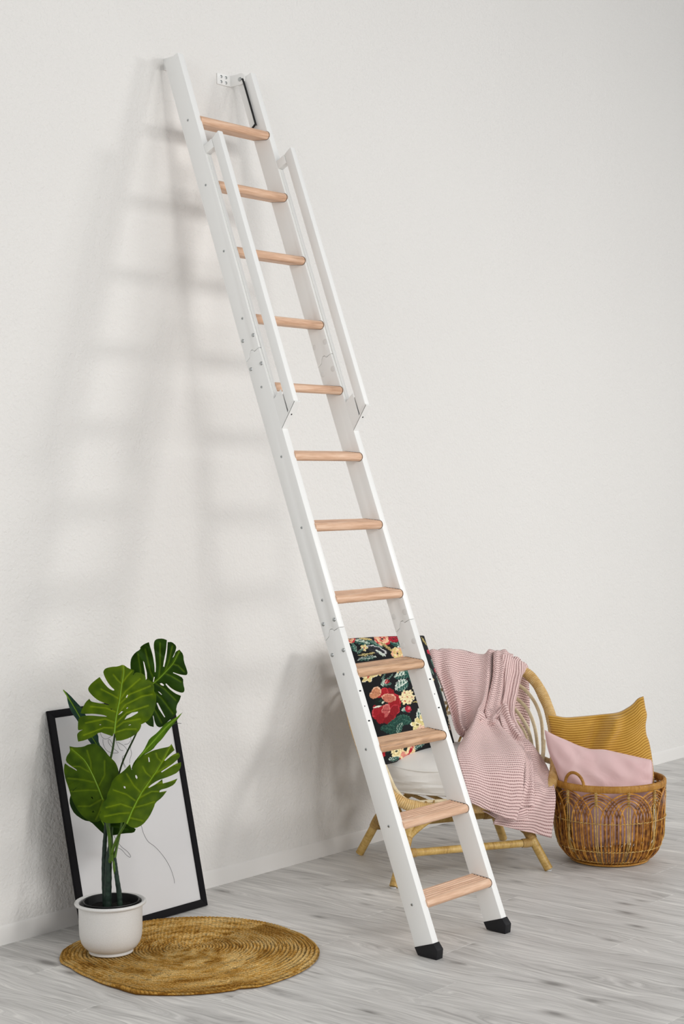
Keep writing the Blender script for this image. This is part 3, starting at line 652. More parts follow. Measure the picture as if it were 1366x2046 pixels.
leaf([(200, 1175), (203, 1225), (235, 1285), (300, 1328), (345, 1335), (400, 1390), (440, 1425), (500, 1430), (570, 1416), (640, 1412), (652, 1388), (600, 1345), (540, 1250), (440, 1130), (300, 1080), (230, 1110)],
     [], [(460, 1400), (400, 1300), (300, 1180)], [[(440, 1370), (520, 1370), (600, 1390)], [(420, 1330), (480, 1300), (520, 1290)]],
     oB, sB, .05, gx=.02, gy=.10, cup=.02, cols=('#152c08', '#213c0b', '#3f5f16'), label='dark leaf low behind the two others')
def stalk(name, pts, r, mat, o=oB, s=sB, knob=0, n=8):
    q = [(o[0]+a/s, o[1]+b/s, DS+d) for a, b, d in pts]; q = crom(q, n)
    R = np.interp(np.linspace(0, 1, len(q)), np.linspace(0, 1, len(r)), r)
    if knob: 
        k = np.arange(len(q)); R = R*(1+.10*np.sin(k*.9)**8*knob)+.0
    m = Mesh(); m.tube([at_depth(*v) for v in q], R, 12); return m.build(name, mat, plant)
zs = PZ+.13
def pb(x, y): return (x, y)
stalk('stem', [(460, 1925, 0), (462, 1800, 0), (466, 1650, .0), (470, 1570, .0), (478, 1500, 0)], (.0125, .0115, .0105, .0095, .007), m_stem, knob=1)
stalk('stem', [(448, 1925, .03), (440, 1800, .03), (436, 1650, .03), (440, 1500, .03), (448, 1380, .03), (455, 1250, .04)], (.009, .0085, .0075, .0062, .005), m_stem, knob=1)
stalk('stem', [(545, 1915, -.01), (538, 1820, -.01), (522, 1710, -.01), (514, 1640, -.01), (508, 1580, -.01)], (.0085, .008, .007, .0062, .005), m_stem, knob=1)
stalk('petiole', [(478, 1560, 0), (470, 1400, .02), (462, 1200, .03), (458, 1050, .02), (478, 920, .0), (495, 840, -.01), (510, 740, -.02), (520, 700, -.02)], (.006, .005, .0045, .004, .0036, .0034, .0032, .0028), m_petd)
stalk('petiole', [(475, 1610, -.005), (490, 1540, -.02), (530, 1440, -.045), (575, 1360, -.07), (612, 1290, -.085), (632, 1255, -.085)], (.0058, .005, .0042, .0038, .0036, .003), m_pet)
stalk('petiole', [(488, 1600, -.012), (478, 1480, -.02), (462, 1380, -.03), (440, 1260, -.03), (428, 1190, -.03)], (.007, .006, .0048, .004, .003), m_pet)
stalk('petiole', [(516, 1690, -.01), (505, 1620, -.012), (520, 1520, -.0), (540, 1430, .02), (580, 1200, .03), (630, 980, .03)], (.006, .005, .0042, .0036, .003, .002), m_pet)
stalk('petiole', [(514, 1660, -.01), (498, 1580, .0), (500, 1560, .01), (490, 1400, .08), (540, 1000, .12), (660, 720, .11), (730, 500, .10)], (.005, .0045, .004, .0036, .003, .0028, .0026), m_petd)
stalk('tendril', [(905, 675, .02), (920, 668, .015), (940, 665, .01), (962, 667, .0)], (.0012, .001, .0006), m_petd)
# ------------------------------------------------------------------ rattan armchair
CC = V3((1.055, -.46, 0)); PS = -.458
CU = V3((math.cos(PS), math.sin(PS), 0)); CB = V3((-math.sin(PS), math.cos(PS), 0))
def ch(u, v, z): return CC+CU*u+CB*v+V3((0, 0, z))
def cp(px, py, v): return on_plane(px, py, CC+CB*v, CB)
def cpz(px, py, z): return on_plane(px, py, (0, 0, z), (0, 0, 1))
chair = thing('rattan_armchair', tuple(CC), 'round-backed rattan armchair with wrapped rim and splayed legs behind the ladder', 'armchair')
hoop_px = [(960, 1613, -.27), (1035, 1603, -.255), (1085, 1588, -.22), (1105.5, 1556, -.165), (1109, 1512, -.09), (1105.5, 1463, .01), (1099, 1427, .08), (1087, 1395, .13), (1070, 1364, .18), (1046, 1342, .22),
           (1005, 1331, .262), (930, 1325, .285), (850, 1325, .285), (775, 1330, .27), (722, 1338, .22), (698, 1370, .14), (702, 1420, .05), (713, 1463, -.01), (725, 1499, -.07), (741, 1543, -.13), (762, 1575, -.18), (790, 1596, -.22), (822, 1610, -.245), (870, 1616, -.265)]
HP = crom([cp(*q) for q in hoop_px], 22, closed=True)
m = Mesh(); _k = np.arange(len(HP)); m.tube(HP, .0215+.0006*np.sin(_k*1.9)+.0008*np.sin(_k*.21), 14, closed=True)
m.build('rim', m_hoop, chair, angle=180)
# ribs: nested peeled canes inside the rim
rib_px = ([(1086, 1545, .04), (1085, 1514, .06), (1084, 1475, .09), (1081, 1439, .13), (1070, 1407, .18), (1053, 1383, .22), (1035, 1368, .25), (1005, 1350, .285)],
          [(1075, 1545, .06), (1074, 1514, .08), (1073, 1486, .11), (1067, 1450, .15), (1053, 1417, .20), (1031, 1395, .245), (1003, 1376, .29)],
          [(1064, 1545, .08), (1064, 1514, .10), (1062, 1487, .13), (1055, 1458, .17), (1043, 1436, .21), (1028, 1417, .25), (1002, 1402, .295)],
          [(1053, 1545, .10), (1053, 1514, .12), (1053, 1488, .15), (1048, 1465, .19), (1036, 1447, .23), (1020, 1432, .26), (998, 1422, .30)])
for k, q in enumerate(rib_px):
    R_ = [cp(*a) for a in q]; loc_ = [((P-CC)@CU, (P-CC)@CB, P[2]) for P in R_]
    mir = [ch(-u*.5, v+.02, z) for u, v, z in loc_[::-1]]; top = ch(0, loc_[-1][1]+.012, loc_[-1][2]+.012)
    m = Mesh(); m.tube(crom(np.array(R_+[top]+mir), 7), .0072, 9); m.build('rib', m_pale, chair)
m = Mesh(); m.tube(crom([cp(1076, 1512, .07), cp(1090, 1518, 0), cp(1104, 1523, -.10)], 5), .011, 10); m.build('peg', m_bind, chair)
# outer back shell: vertical canes from seat ring to the rim behind
for k, a in enumerate(np.linspace(-.42, .42, 5)):
    top = HP[int((12.0-a*4.6)*22) % len(HP)]
    bot = ch(.27*math.sin(a), .05+.22*math.cos(a), .285)
    mid = (top+bot)/2+CB*.05
    m = Mesh(); m.tube(crom([bot, mid, top], 8), .005, 7); m.build('back_cane', m_pole, chair)
def ring(A, Bv, v0, z, n=72, ex=.8, tilt=0):
    t = np.arange(n)*2*math.pi/n
    sg = lambda q: np.sign(q)*np.abs(q)**ex
    return np.array([ch(A*sg(math.sin(a)), v0-Bv*sg(math.cos(a)), z+tilt*(-math.cos(a))) for a in t])
m = Mesh(); m.tube(ring(.285, .245, .0, .272), .0135, 10, closed=True); m.build('seat_ring', m_pole, chair)
m = Mesh(); m.tube(crom([cp(768, 1530, -.10), cp(779, 1556, -.15), cp(789, 1577, -.19), cp(803, 1593, -.215), cp(822, 1603, -.23), cp(860, 1602, -.24), cp(900, 1600, -.24), cp(960, 1597, -.235), cp(1020, 1586, -.22), cp(1058, 1566, -.18), cp(1076, 1538, -.10), cp(1084, 1512, -.02), cp(1086, 1480, .05)], 8), .0082, 9); m.build('inner_ring', m_pale, chair)
for k in range(9):
    u = -.23+.46*k/8; hv = .235*math.sqrt(max(.05, 1-(u/.29)**4))
    m = Mesh(); m.tube([ch(u, -hv, .279), ch(u, 0, .281), ch(u, hv, .279)], .0075, 8); m.build('seat_cane', m_pole, chair)
FB, FC, FA = V3((.6067, -.535, 0)), V3((1.1717, -.8317, 0)), V3((.9383, -.095, 0)); FD = FA+FC-FB
_cn = (FB+FC+FA+FD)/4
legs = {}
for nm, f in (('B', FB), ('C', FC), ('A', FA), ('D', FD)):
    d = f-_cn; top = _cn+d*.60+V3((0, 0, .275)); foot = f+V3((0, 0, .006))
    P = np.array([foot+(top-foot)*t for t in np.linspace(0, 1, 12)])
    m = Mesh(); m.tube(P, np.linspace(.0165, .0175, 12), 14); lg = m.build('leg', m_pole, chair)
    m = Mesh(); c = foot-V3((0, 0, .006)); m.lathe([(0, 0), (.010, 0), (.0115, .002), (.011, .0065), (0, .007)], tuple(c+(top-foot)*0.0), 20, flip=True); m.build('glide', m_simple('clear_glide_'+nm, '#c9c9c9', .3, .5), lg, recalc=True)
    legs[nm] = (foot, top)
def onleg(n, z): f, t = legs[n]; return f+(t-f)*((z-f[2])/(t[2]-f[2]))
def binding(a, b, r=.0205):
    m = Mesh(); n = 12; P = [a+(b-a)*t for t in np.linspace(0, 1, n)]; m.tube(P, [r*(.93+.07*math.sin(math.pi*k/(n-1))) for k in range(n)], 14); return m.build('binding', m_bind, chair, angle=180)
def stretcher(n1, n2, z1, z2, r=.0145, bow=0):
    a, b = onleg(n1, z1), onleg(n2, z2); P = [a+(b-a)*t+V3((0, 0, bow*math.sin(math.pi*t))) for t in np.linspace(0, 1, 14)]
    m = Mesh(); m.tube(P, r, 12); m.build('stretcher', m_pole, chair)
    d = (b-a)/np.linalg.norm(b-a); binding(a+d*.016, a+d*.052, r*1.22); binding(b-d*.052, b-d*.016, r*1.22)
stretcher('B', 'C', .112, .104); stretcher('A', 'D', .12, .12); stretcher('B', 'A', .145, .145); stretcher('C', 'D', .145, .145)
for n in 'ABCD': binding(onleg(n, .115), onleg(n, .165), .0205)
# arched brace between the front legs
def brace(n1, n2, z0, z1):
    a, b = onleg(n1, z0), onleg(n2, z0); P = [a+(b-a)*t+V3((0, 0, (z1-z0)*math.sin(math.pi*t)**.8)) for t in np.linspace(0, 1, 24)]
    m = Mesh(); m.tube(P, .0115, 10); m.build('brace', m_pole, chair)
brace('B', 'C', .155, .262); brace('A', 'D', .155, .255); brace('B', 'A', .165, .25); brace('C', 'D', .165, .25)
for u, w in ((-.02, 1), (-.19, 1), (.15, 1)):     # crossed ties under the rim
    c = ch(u-.02, -.245, .283)
    for s in (-1, 1):
        m = Mesh(); m.tube(crom([c+CU*.018*s+V3((0, 0, .018))-CB*.003, c-CB*.022, c-CU*.018*s+V3((0, 0, -.018))], 5), .0028, 6); m.build('tie', m_bind, chair)

# seat cushion: boxed round pad with piping
def cush(r, z): return (r, z)
prof = [(0, .296), (.15, .296), (.215, .299), (.238, .305), (.247, .314), (.251, .330), (.254, .355), (.253, .385), (.248, .400), (.244, .409), (.232, .420), (.21, .431), (.17, .441), (.10, .448), (0, .450)]
prof = crom(prof, 3); t = np.arange(90)*2*math.pi/90
G = np.zeros((len(prof), 90, 3)); uvg = np.zeros((len(prof), 90, 2))
for i, (r, z) in enumerate(prof):
    for j, a in enumerate(t):
        rr = r*(1.0+.05*abs(math.cos(2*a))**2)*(1+.012*math.sin(7*a+z*60)*(r > .2)); wr = .0028*math.sin(z*260+3*math.sin(3*a)+a*2)*math.exp(-((z-.35)/.035)**2)
        G[i, j] = ch((rr+wr)*math.sin(a), -.01-(rr*.95+wr)*math.cos(a), z+.006*math.sin(3*a+1)*(z > .4)*(r/.25))
m = Mesh(); m.grid(G, wrap=True, flip=False); cushion = m.build('seat_cushion', m_fabw, recalc=True)
tag(cushion, 'white round boxed seat cushion lying in the rattan armchair', 'cushion')
for r, z in ((.2505, .4015), (.2465, .3085)):
    P = [ch(r*(1+.05*abs(math.cos(2*a))**2)*math.sin(a), -.01-.95*r*(1+.05*abs(math.cos(2*a))**2)*math.cos(a), z+.006*math.sin(3*a+1)*(z > .4)) for a in t]
    m = Mesh(); m.tube(P, .0036, 7, closed=True); m.build('piping', m_fabw, cushion)

# ------------------------------------------------------------------ pillows
def edge_curve(pts, n):
    q = crom(pts, 12); L = np.concatenate([[0], np.cumsum(np.linalg.norm(np.diff(q, axis=0), axis=1))]); t = np.linspace(0, L[-1], n)
    return np.stack([np.interp(t, L, q[:, k]) for k in range(3)], 1)
def pillow(name, c4, thick, nu, nv, mat, label, edges=None, nrm=None, sag=.06, C=None, prof=.5, ridge=None, folds=None, corner=0.0, dent=None):
    """c4: TL, TR, BR, BL. two quilted faces joined along the seam"""
    TL, TR, BR, BL = [V3(q) for q in c4]
    u = np.linspace(0, 1, nu); v = np.linspace(0, 1, nv); Ug, Vg = np.meshgrid(u, v)
    pin = lambda a: 4*a*(1-a)
    uu = Ug+(Ug-.5)*-sag*2*pin(Vg)*0.5; vv = Vg+(Vg-.5)*-sag*2*pin(Ug)*0.5
    S = ((1-uu)*(1-vv))[..., None]*TL+(uu*(1-vv))[..., None]*TR+(uu*vv)[..., None]*BR+((1-uu)*vv)[..., None]*BL
    if edges:      # Coons patch through the four seam curves (top L-R, right T-B, bottom L-R, left T-B)
        eT, eR, eB, eL = edge_curve(edges[0], nu), edge_curve(edges[1], nv), edge_curve(edges[2], nu), edge_curve(edges[3], nv)
        a, b = Ug[..., None], Vg[..., None]
        S = (1-b)*eT[None]+b*eB[None]+(1-a)*eL[:, None]+a*eR[:, None]-((1-a)*(1-b)*eT[0]+a*(1-b)*eT[-1]+a*b*eB[-1]+(1-a)*b*eB[0])
    n = np.cross(TR-TL, BL-TL); n /= np.linalg.norm(n)
    if n@(CAM_P-TL) < 0: n = -n
    H = thick/2*(np.clip(pin(Ug), 0, 1)*np.clip(pin(Vg), 0, 1))**prof
    F = H.copy()
    if folds is not None: F = F+folds(Ug, Vg)*np.clip(pin(Ug)*pin(Vg)*6, 0, 1)
    if ridge is not None: F = F+ridge(Ug, Vg)
    A = S+n*F[..., None]; Bk = S-n*(H[..., None])-n*.0005
    m = Mesh(); m.grid(A, np.stack([Ug, Vg], -1), C, flip=True)
    m.grid(Bk, np.stack([Ug, Vg], -1), None if C is None else C)
    o = nu*nv; F2 = []
    idx = lambda i, j: i*nu+j
    for j in range(nu-1): F2 += [(idx(0, j), idx(0, j+1), idx(0, j+1)+o, idx(0, j)+o), (idx(nv-1, j+1), idx(nv-1, j), idx(nv-1, j)+o, idx(nv-1, j+1)+o)]
    for i in range(nv-1): F2 += [(idx(i+1, 0), idx(i, 0), idx(i, 0)+o, idx(i+1, 0)+o), (idx(i, nu-1), idx(i+1, nu-1), idx(i+1, nu-1)+o, idx(i, nu-1)+o)]
    m.n = 0; m.add(np.zeros((0, 3)), F2); m.n = 2*nu*nv
    ob = m.build(name, mat, angle=80); tag(ob, label, 'pillow')
    # piped seam
    e = np.concatenate([S[0], S[:, -1][1:], S[-1][::-1][1:], S[:, 0][::-1][1:-1]])
    return ob, e
# --- floral print, drawn on a fine grid of the pillow face (coordinates of a flat drawing)
def floral(X, Y):
    Z = np.zeros(X.shape+(3,)); Z[:] = lin('#121316')
    nz = vnoise(X/16, Y/16, 21); nz2 = vnoise(X/6, Y/6, 22)
    Xw = X+(nz-.5)*14+(nz2-.5)*6; Yw = Y+(vnoise(X/16+9, Y/16+5, 23)-.5)*14+(vnoise(X/6+3, Y/6, 24)-.5)*6
    def put(mask, c, sh=None):
        c = np.array(lin(c) if isinstance(c, str) else c)
        Z[mask] = c if sh is None else c*np.clip(sh[mask], 0, 2)[:, None]
    def ell(cx, cy, a, b, ang, c, edge=None, vein=None, shade=True, e=.82):
        t = math.radians(ang); dx, dy = Xw-cx, Yw-cy; p = (dx*math.cos(t)+dy*math.sin(t))/a; q = (-dx*math.sin(t)+dy*math.cos(t))/b
        r = p*p+q*q; k = r < 1
        if not k.any(): return
        sh = .75+.5*nz2
        put(k, c, sh if shade else None)
        if edge: put(k & (r > e*e) & (q*math.copysign(1, 1) < .3), edge)
        if vein:
            ln = (np.abs(q) < .05) | ((np.abs(np.sin(p*9+np.abs(q)*4)) < .16) & (np.abs(q) < .8)); put(k & ln, vein)
    def leafp(cx, cy, L, Wd, ang, c='#1e4a40', v='#a9bfae', half=None):
        t = math.radians(ang); dx, dy = Xw-cx, Yw-cy; p = (dx*math.cos(t)+dy*math.sin(t))/L; q = (-dx*math.sin(t)+dy*math.cos(t))/Wd
        w = np.sqrt(np.clip(1-np.abs(p)**1.7, 0, 1))*(1+.12*np.sin(p*22)); k = np.abs(q) < w
        put(k, c, .7+.6*nz2)
        if half: put(k & (q < -.05) & (np.sin(p*14+q*6) > -.35), half)
        put(k & ((np.abs(q) < .06) | ((np.abs(np.sin(p*8+np.abs(q)*3.2)) < .13))), v)
        put(k & (np.abs(q) > w-.13) & (q < 0), v)
    def rose(cx, cy, R, cols, seedk=0, n=7):
        for ring_, (rr, pr) in enumerate(((.62, .46), (.42, .38), (.2, .3))):
            for i in range(n):
                a = 2*math.pi*i/n+ring_*.5+seedk
                ell(cx+R*rr*math.cos(a), cy+R*rr*math.sin(a), R*pr, R*pr*.8, math.degrees(a)+90, cols[(i*2+ring_+seedk) % len(cols)])
                ax, ay = cx+R*(rr+pr*.72)*math.cos(a), cy+R*(rr+pr*.72)*math.sin(a)
                ell(ax, ay, R*pr*.42, R*.055, math.degrees(a)+90, cols[(i+1) % len(cols)], shade=False)
        ell(cx-.05*R, cy+.05*R, R*.17, R*.17, 0, '#18261f')
    def small(cx, cy, R, c='#e3d3a0', n=5, mid='#b84a40'):
        for i in range(n):
            a = 2*math.pi*i/n+cx; ell(cx+R*.6*math.cos(a), cy+R*.6*math.sin(a), R*.5, R*.36, math.degrees(a), c, edge='#fdf6dc')
        ell(cx, cy, R*.22, R*.22, 0, mid)
    def cluster(cx, cy, R, c='#e8d6a4', n=7, mid='#c25a4c'):
        for i in range(n):
            a = 2*math.pi*i/(n-1); k = 0 if i == n-1 else 1; small(cx+R*.62*math.cos(a)*k, cy+R*.62*math.sin(a)*k, R*.42, c, 5, mid)
    def bud(cx, cy, s, ang=-60):
        leafp(cx-s*.25, cy+s*.1, s*.62, s*.38, ang, '#3f6a60', '#dfe6d8', half='#b9c8b8'); leafp(cx+s*.2, cy+s*.35, s*.5, s*.24, ang+50, '#244f45')
        ell(cx+s*.08, cy-s*.05, s*.36, s*.3, ang, '#a31d2a'); ell(cx+s*.0, cy-s*.02, s*.3, s*.07, ang, '#e8a09a'); ell(cx+s*.2, cy-s*.1, s*.28, s*.07, ang, '#5e0f18')
    # top band
    leafp(180, 165, 110, 34, 22, half='#c7d2c4'); leafp(330, 190, 120, 26, 35, '#24564b'); leafp(250, 130, 70, 20, 15, '#b9a266', '#e6d69c')
    leafp(600, 215, 95, 42, 20, '#1f4d44', '#8fae9e'); leafp(640, 265, 60, 34, 0, '#5f8579', '#e6ebe0', half='#dfe6dc')
    rose(440, 140, 95, ['#e9b48f', '#c2333a', '#f0cda4', '#e8a98a'], 1); rose(565, 140, 58, ['#a1142a', '#c51f36', '#7c0c1e'], 2)
    ell(350, 285, 120, 46, 25, '#2c2d33', edge='#cfcfcf', vein='#15161a'); leafp(250, 330, 90, 14, -5, '#8c7d4c', '#e0d49c'); leafp(470, 250, 90, 18, 45, '#97824c', '#e2d39c')
    small(225, 250, 40, '#d9c689'); leafp(185, 285, 40, 14, -40); rose(585, 330, 78, ['#dcc382', '#eedcaa', '#e4a98d', '#d8b777'], 0, 6); leafp(250, 380, 95, 28, -5, '#1d4840', '#dfe6dc')
    leafp(720, 300, 60, 26, 60); leafp(400, 330, 70, 14, 40, '#b8c4b6', '#ffffff')
    leafp(120, 230, 70, 22, 70, '#24564b'); rose(90, 120, 60, ['#e9b48f', '#c2333a', '#f0cda4'], 1)
    # middle
    small(265, 590, 62, '#dcc88a'); small(350, 540, 60, '#d9c382'); ell(440, 530, 62, 30, -20, '#303238', edge='#a9a9ab', vein='#17181b')
    leafp(420, 620, 78, 14, -75); leafp(475, 630, 70, 12, -55); bud(450, 665, 74)
    rose(620, 520, 75, ['#e2cd8c', '#f0e0ae', '#d8b26e', '#c2433e'], 1, 6)
    leafp(620, 590, 88, 46, -15, '#1f5046', '#c9d6c6', half='#cfdacb'); leafp(735, 620, 90, 40, 70, '#1b443c', '#5f8a7a'); leafp(700, 560, 70, 40, 35, '#205347', '#7fa292'); leafp(615, 705, 78, 62, -35, '#2b5a50', '#e6ece2', half='#b7c8bb')
    small(810, 640, 42, '#e9dfc0', 5, '#3a3a3a'); small(805, 735, 62, '#eadfb4', 5, '#4a4436'); small(860, 760, 46, '#d9cfa8')
    ell(450, 800, 90, 62, -20, '#8d141e'); ell(420, 790, 50, 66, 20, '#a61c27', edge='#c23a40'); ell(540, 890, 66, 92, -10, '#98161f', edge='#b83038')
    ell(345, 775, 50, 66, 15, '#c98a66', edge='#e8bf9e', vein='#a9664a'); ell(470, 1040, 88, 74, 10, '#7c101a', edge='#9d1f28'); ell(545, 975, 52, 60, 30, '#8a131d', edge='#b5303a')
    ell(395, 985, 70, 92, -15, '#a01b25', edge='#c2424a'); ell(455, 975, 40, 72, 8, '#bb5a58', edge='#d98a80', vein='#8c2a30'); ell(480, 842, 78, 46, 8, '#c4745f', edge='#e6ad94', vein='#9b4438')
    ell(410, 1050, 40, 56, 10, '#8d1720'); ell(365, 925, 40, 30, 0, '#93212a'); ell(388, 880, 48, 44, 0, '#101a15'); ell(372, 925, 42, 9, -15, '#dfe3d2'); ell(425, 885, 12, 12, 0, '#c9cdb8'); ell(398, 868, 18, 12, 0, '#1f4034')
    cluster(675, 835, 84); leafp(790, 885, 60, 5, -12, '#b9a868', '#b9a868'); cluster(865, 850, 60, '#4a4a50', 6, '#cfcfd2')
    bud(670, 965, 62, -30); ell(690, 965, 36, 34, 0, '#a8122f'); ell(700, 960, 12, 20, 30, '#e06a70')
    leafp(835, 985, 92, 40, -62, '#21524a', '#e3e9df', half='#c3d0c4'); leafp(655, 1080, 78, 52, 20, '#1b4239', '#44705f'); leafp(550, 1110, 100, 40, -40, '#1a4037', '#3b6556'); leafp(520, 1180, 110, 46, 15, '#173a32', '#36604f'); leafp(610, 1165, 60, 30, -70, '#1e4a40')
    small(800, 1130, 70, '#dccf92', 5, '#6a5f3a'); small(870, 1090, 72, '#d8c987', 5, '#6a5f3a'); small(925, 1080, 52, '#cfbf7e', 5, '#6a5f3a'); small(850, 1170, 48, '#e2b9a0'); leafp(960, 1180, 60, 30, 40)
    # bottom and beyond what the rungs hide
    rose(700, 1370, 110, ['#e3c79a', '#b3202f', '#efd9ac', '#d98b7c'], 2); rose(600, 1400, 60, ['#dcc68e', '#efe0b0'], 1, 6); leafp(860, 1330, 80, 24, -35, '#1f5046', '#dfe6dc'); leafp(590, 1470, 60, 20, -10, '#22544a', '#dfe6dc'); leafp(480, 1330, 80, 36, 60); rose(420, 1420, 70, ['#a81c26', '#c0453c', '#6d0d16'], 2)
    # right hand strip that shows beside the ladder
    leafp(930, 140, 60, 14, 60, '#9c8a50', '#d6c78c'); rose(975, 270, 34, ['#a8122f', '#c9304a'], 1, 5); leafp(1015, 400, 50, 22, 70); rose(1055, 480, 30, ['#a8122f', '#c9304a'], 1, 5); leafp(1085, 600, 70, 24, 65, half='#9fb5a6'); leafp(1130, 740, 80, 30, 60, '#1f5046', '#b9c9ba'); leafp(1170, 860, 50, 10, 60, '#5f8579', '#dfe6dc')
    small(1215, 960, 42, '#dccb9a'); small(1235, 1050, 46, '#e3cfae', 5, '#b8535a'); small(1230, 1120, 36, '#d9b8a4'); leafp(950, 500, 70, 26, 40); rose(940, 620, 60, ['#dcc382', '#eedcaa'], 0, 6); leafp(1010, 800, 80, 34, 60); leafp(1060, 1000, 80, 36, 30, half='#9fb5a6'); rose(1060, 1150, 80, ['#8f1620', '#a81c26', '#c0453c'], 3); leafp(1150, 1300, 70, 30, 20)
    return Z
def plocal(P): return P
q4 = [cpz(668, 1279, .868), cpz(846, 1271, .864), cpz(906, 1483, .452), cpz(762, 1529, .414)]
q4 = [V3(q) for q in q4]
NU, NV = 330, 380
u = np.linspace(0, 1, NU); v = np.linspace(0, 1, NV); Ug, Vg = np.meshgrid(u, v)
pxs = (1-Ug)*(1-Vg)*668+Ug*(1-Vg)*846+Ug*Vg*906+(1-Ug)*Vg*762; pys = (1-Ug)*(1-Vg)*1279+Ug*(1-Vg)*1271+Ug*Vg*1483+(1-Ug)*Vg*1529
CF = floral((pxs-680)*5.692+4*Vg, (pys-1260)*5.692)
mfl = NT('floral_print_fabric'); _a = mfl.n('ShaderNodeVertexColor', layer_name='Col').outputs[0]; mfl.base(_a, .8, .2, Sheen_Weight=.1)
mfl.bump(mfl.noise(mfl.coord(), 8, 2, .5, .6), .3, .01)
pil, seam_e = pillow('floral_pillow', q4, .135, NU, NV, mfl, 'black square pillow printed with red roses and green leaves on the armchair', C=CF.reshape(-1, 3), sag=-.015, prof=.42)
m = Mesh(); m.tube(seam_e[::6], .0026, 6, closed=True); m.build('piping', m_simple('black_piping', '#101012', .7, .2), pil)

# ------------------------------------------------------------------ knitted blanket
mk = NT('pink_knit'); uv = mk.coord('UV'); s = mk.sep(uv)
PIT = .0108; PJ = .0076
row = mk.math('DIVIDE', s[1], PIT)
wob = mk.math('MULTIPLY', mk.math('SUBTRACT', mk.noise(uv, 30, 2), .5), .5)
row = mk.math('ADD', row, wob)
fr = mk.math('FRACT', row); fl = mk.math('FLOOR', row)
stx = mk.math('ADD', mk.math('DIVIDE', s[0], PJ), mk.math('MULTIPLY', fl, .5))
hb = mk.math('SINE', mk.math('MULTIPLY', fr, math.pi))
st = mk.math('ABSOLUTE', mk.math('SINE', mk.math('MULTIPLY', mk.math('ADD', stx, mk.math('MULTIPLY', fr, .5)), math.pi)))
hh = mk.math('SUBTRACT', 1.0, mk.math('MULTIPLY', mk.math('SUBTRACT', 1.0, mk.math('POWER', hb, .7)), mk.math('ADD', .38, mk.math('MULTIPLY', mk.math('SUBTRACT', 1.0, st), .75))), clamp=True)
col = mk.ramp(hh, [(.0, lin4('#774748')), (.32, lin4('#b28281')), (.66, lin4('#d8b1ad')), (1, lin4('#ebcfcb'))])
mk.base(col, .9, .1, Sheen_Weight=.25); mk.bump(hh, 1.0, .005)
blanket = thing('knitted_blanket', tuple(ch(.12, -.05, .47)), 'dusty pink knitted blanket draped over the armchair back and seat', 'blanket')
BL = Mesh()
def cloth(rows, vs, nr=14, nc=14, fold=None, L=None, seed=0, rot=False):
    G = np.array([[cp(px, py, v[j] if isinstance(v, (list, tuple)) else v) for j, (px, py) in enumerate(r)] for r, v in zip(rows, vs)])
    D = cgrid(G, nr, nc); h, w = D.shape[:2]
    du = np.gradient(D, axis=1); dv = np.gradient(D, axis=0); n = np.cross(du, dv); n /= np.linalg.norm(n, axis=2)[..., None]+1e-9
    n[(n@(-_fw)) < 0] *= -1
    a = np.linspace(0, 1, w)[None]; b = np.linspace(0, 1, h)[:, None]
    if fold is not None: D = D+n*fold(a, b)[..., None]
    ul = np.concatenate([np.zeros((h, 1)), np.cumsum(np.linalg.norm(np.diff(D, axis=1), axis=2), 1)], 1); ul = ul-ul[:, w//2:w//2+1]
    wid = np.max(ul[:, -1]-ul[:, 0]); U = (a-.5)*(ul[:, -1]-ul[:, 0])[:, None]
    Vv = np.concatenate([np.zeros((1, w)), np.cumsum(np.linalg.norm(np.diff(D, axis=0), axis=2), 0)], 0); Vm = Vv.mean(1)[:, None]+0*a
    Vm = .5*Vm+.5*Vv
    uvg = np.stack([U+seed*.31, Vm], -1)
    if rot: uvg = uvg[..., ::-1]
    # thickness: front and back skin with closed rim
    T = .0035; m0 = BL.n
    o = h*w; BL.grid(D+n*T, uvg, flip=False); BL.grid(D-n*T, uvg, flip=True)
    rim = [(0, j) for j in range(w)]+[(i, w-1) for i in range(1, h)]+[(h-1, j) for j in range(w-2, -1, -1)]+[(i, 0) for i in range(h-2, 0, -1)]
    ids = [i*w+j for i, j in rim]; F = []; UVs = []
    for k in range(len(ids)):
        p, q = ids[k], ids[(k+1) % len(ids)]; F.append((m0+q, m0+p, m0+p+o, m0+q+o)); c = tuple(uvg[rim[k]]); c2 = tuple(uvg[rim[(k+1) % len(ids)]]); UVs.append((c2, c, c, c2))
    nn = BL.n; BL.n = 0; BL.add(np.zeros((0, 3)), F, UVs); BL.n = nn
S_ = np.sin
# back drape gathered down to the knot
cloth([[(864, 1325), (892, 1325), (925, 1328), (965, 1328), (1000, 1332), (1028, 1345)],
       [(857, 1304), (892, 1298), (925, 1302), (962, 1309), (992, 1302), (1020, 1316)],
       [(864, 1340), (893, 1338), (926, 1340), (957, 1345), (986, 1345), (1013, 1358)],
       [(877, 1374), (903, 1374), (930, 1376), (955, 1381), (979, 1385), (1008, 1398)],
       [(898, 1430), (915, 1422), (935, 1416), (953, 1415), (973, 1415), (998, 1427)],
       [(913, 1467), (925, 1455), (937, 1446), (950, 1439), (965, 1436), (986, 1444)],
       [(932, 1480), (940, 1470), (948, 1461), (958, 1452), (970, 1450), (984, 1455)]],
      [.33, .285, .215, .155, .09, .03, .0], 12, 26, lambda a, b: (.012+.008*b)*S_(a*21+b*2.5+2.2*S_(a*6))*np.clip(b*2.2, .12, 1)+.012*np.exp(-((a-.72+.08*b)/.045)**2)+.006*S_(a*13+1)*np.clip(b*4, 0, 1), seed=1)
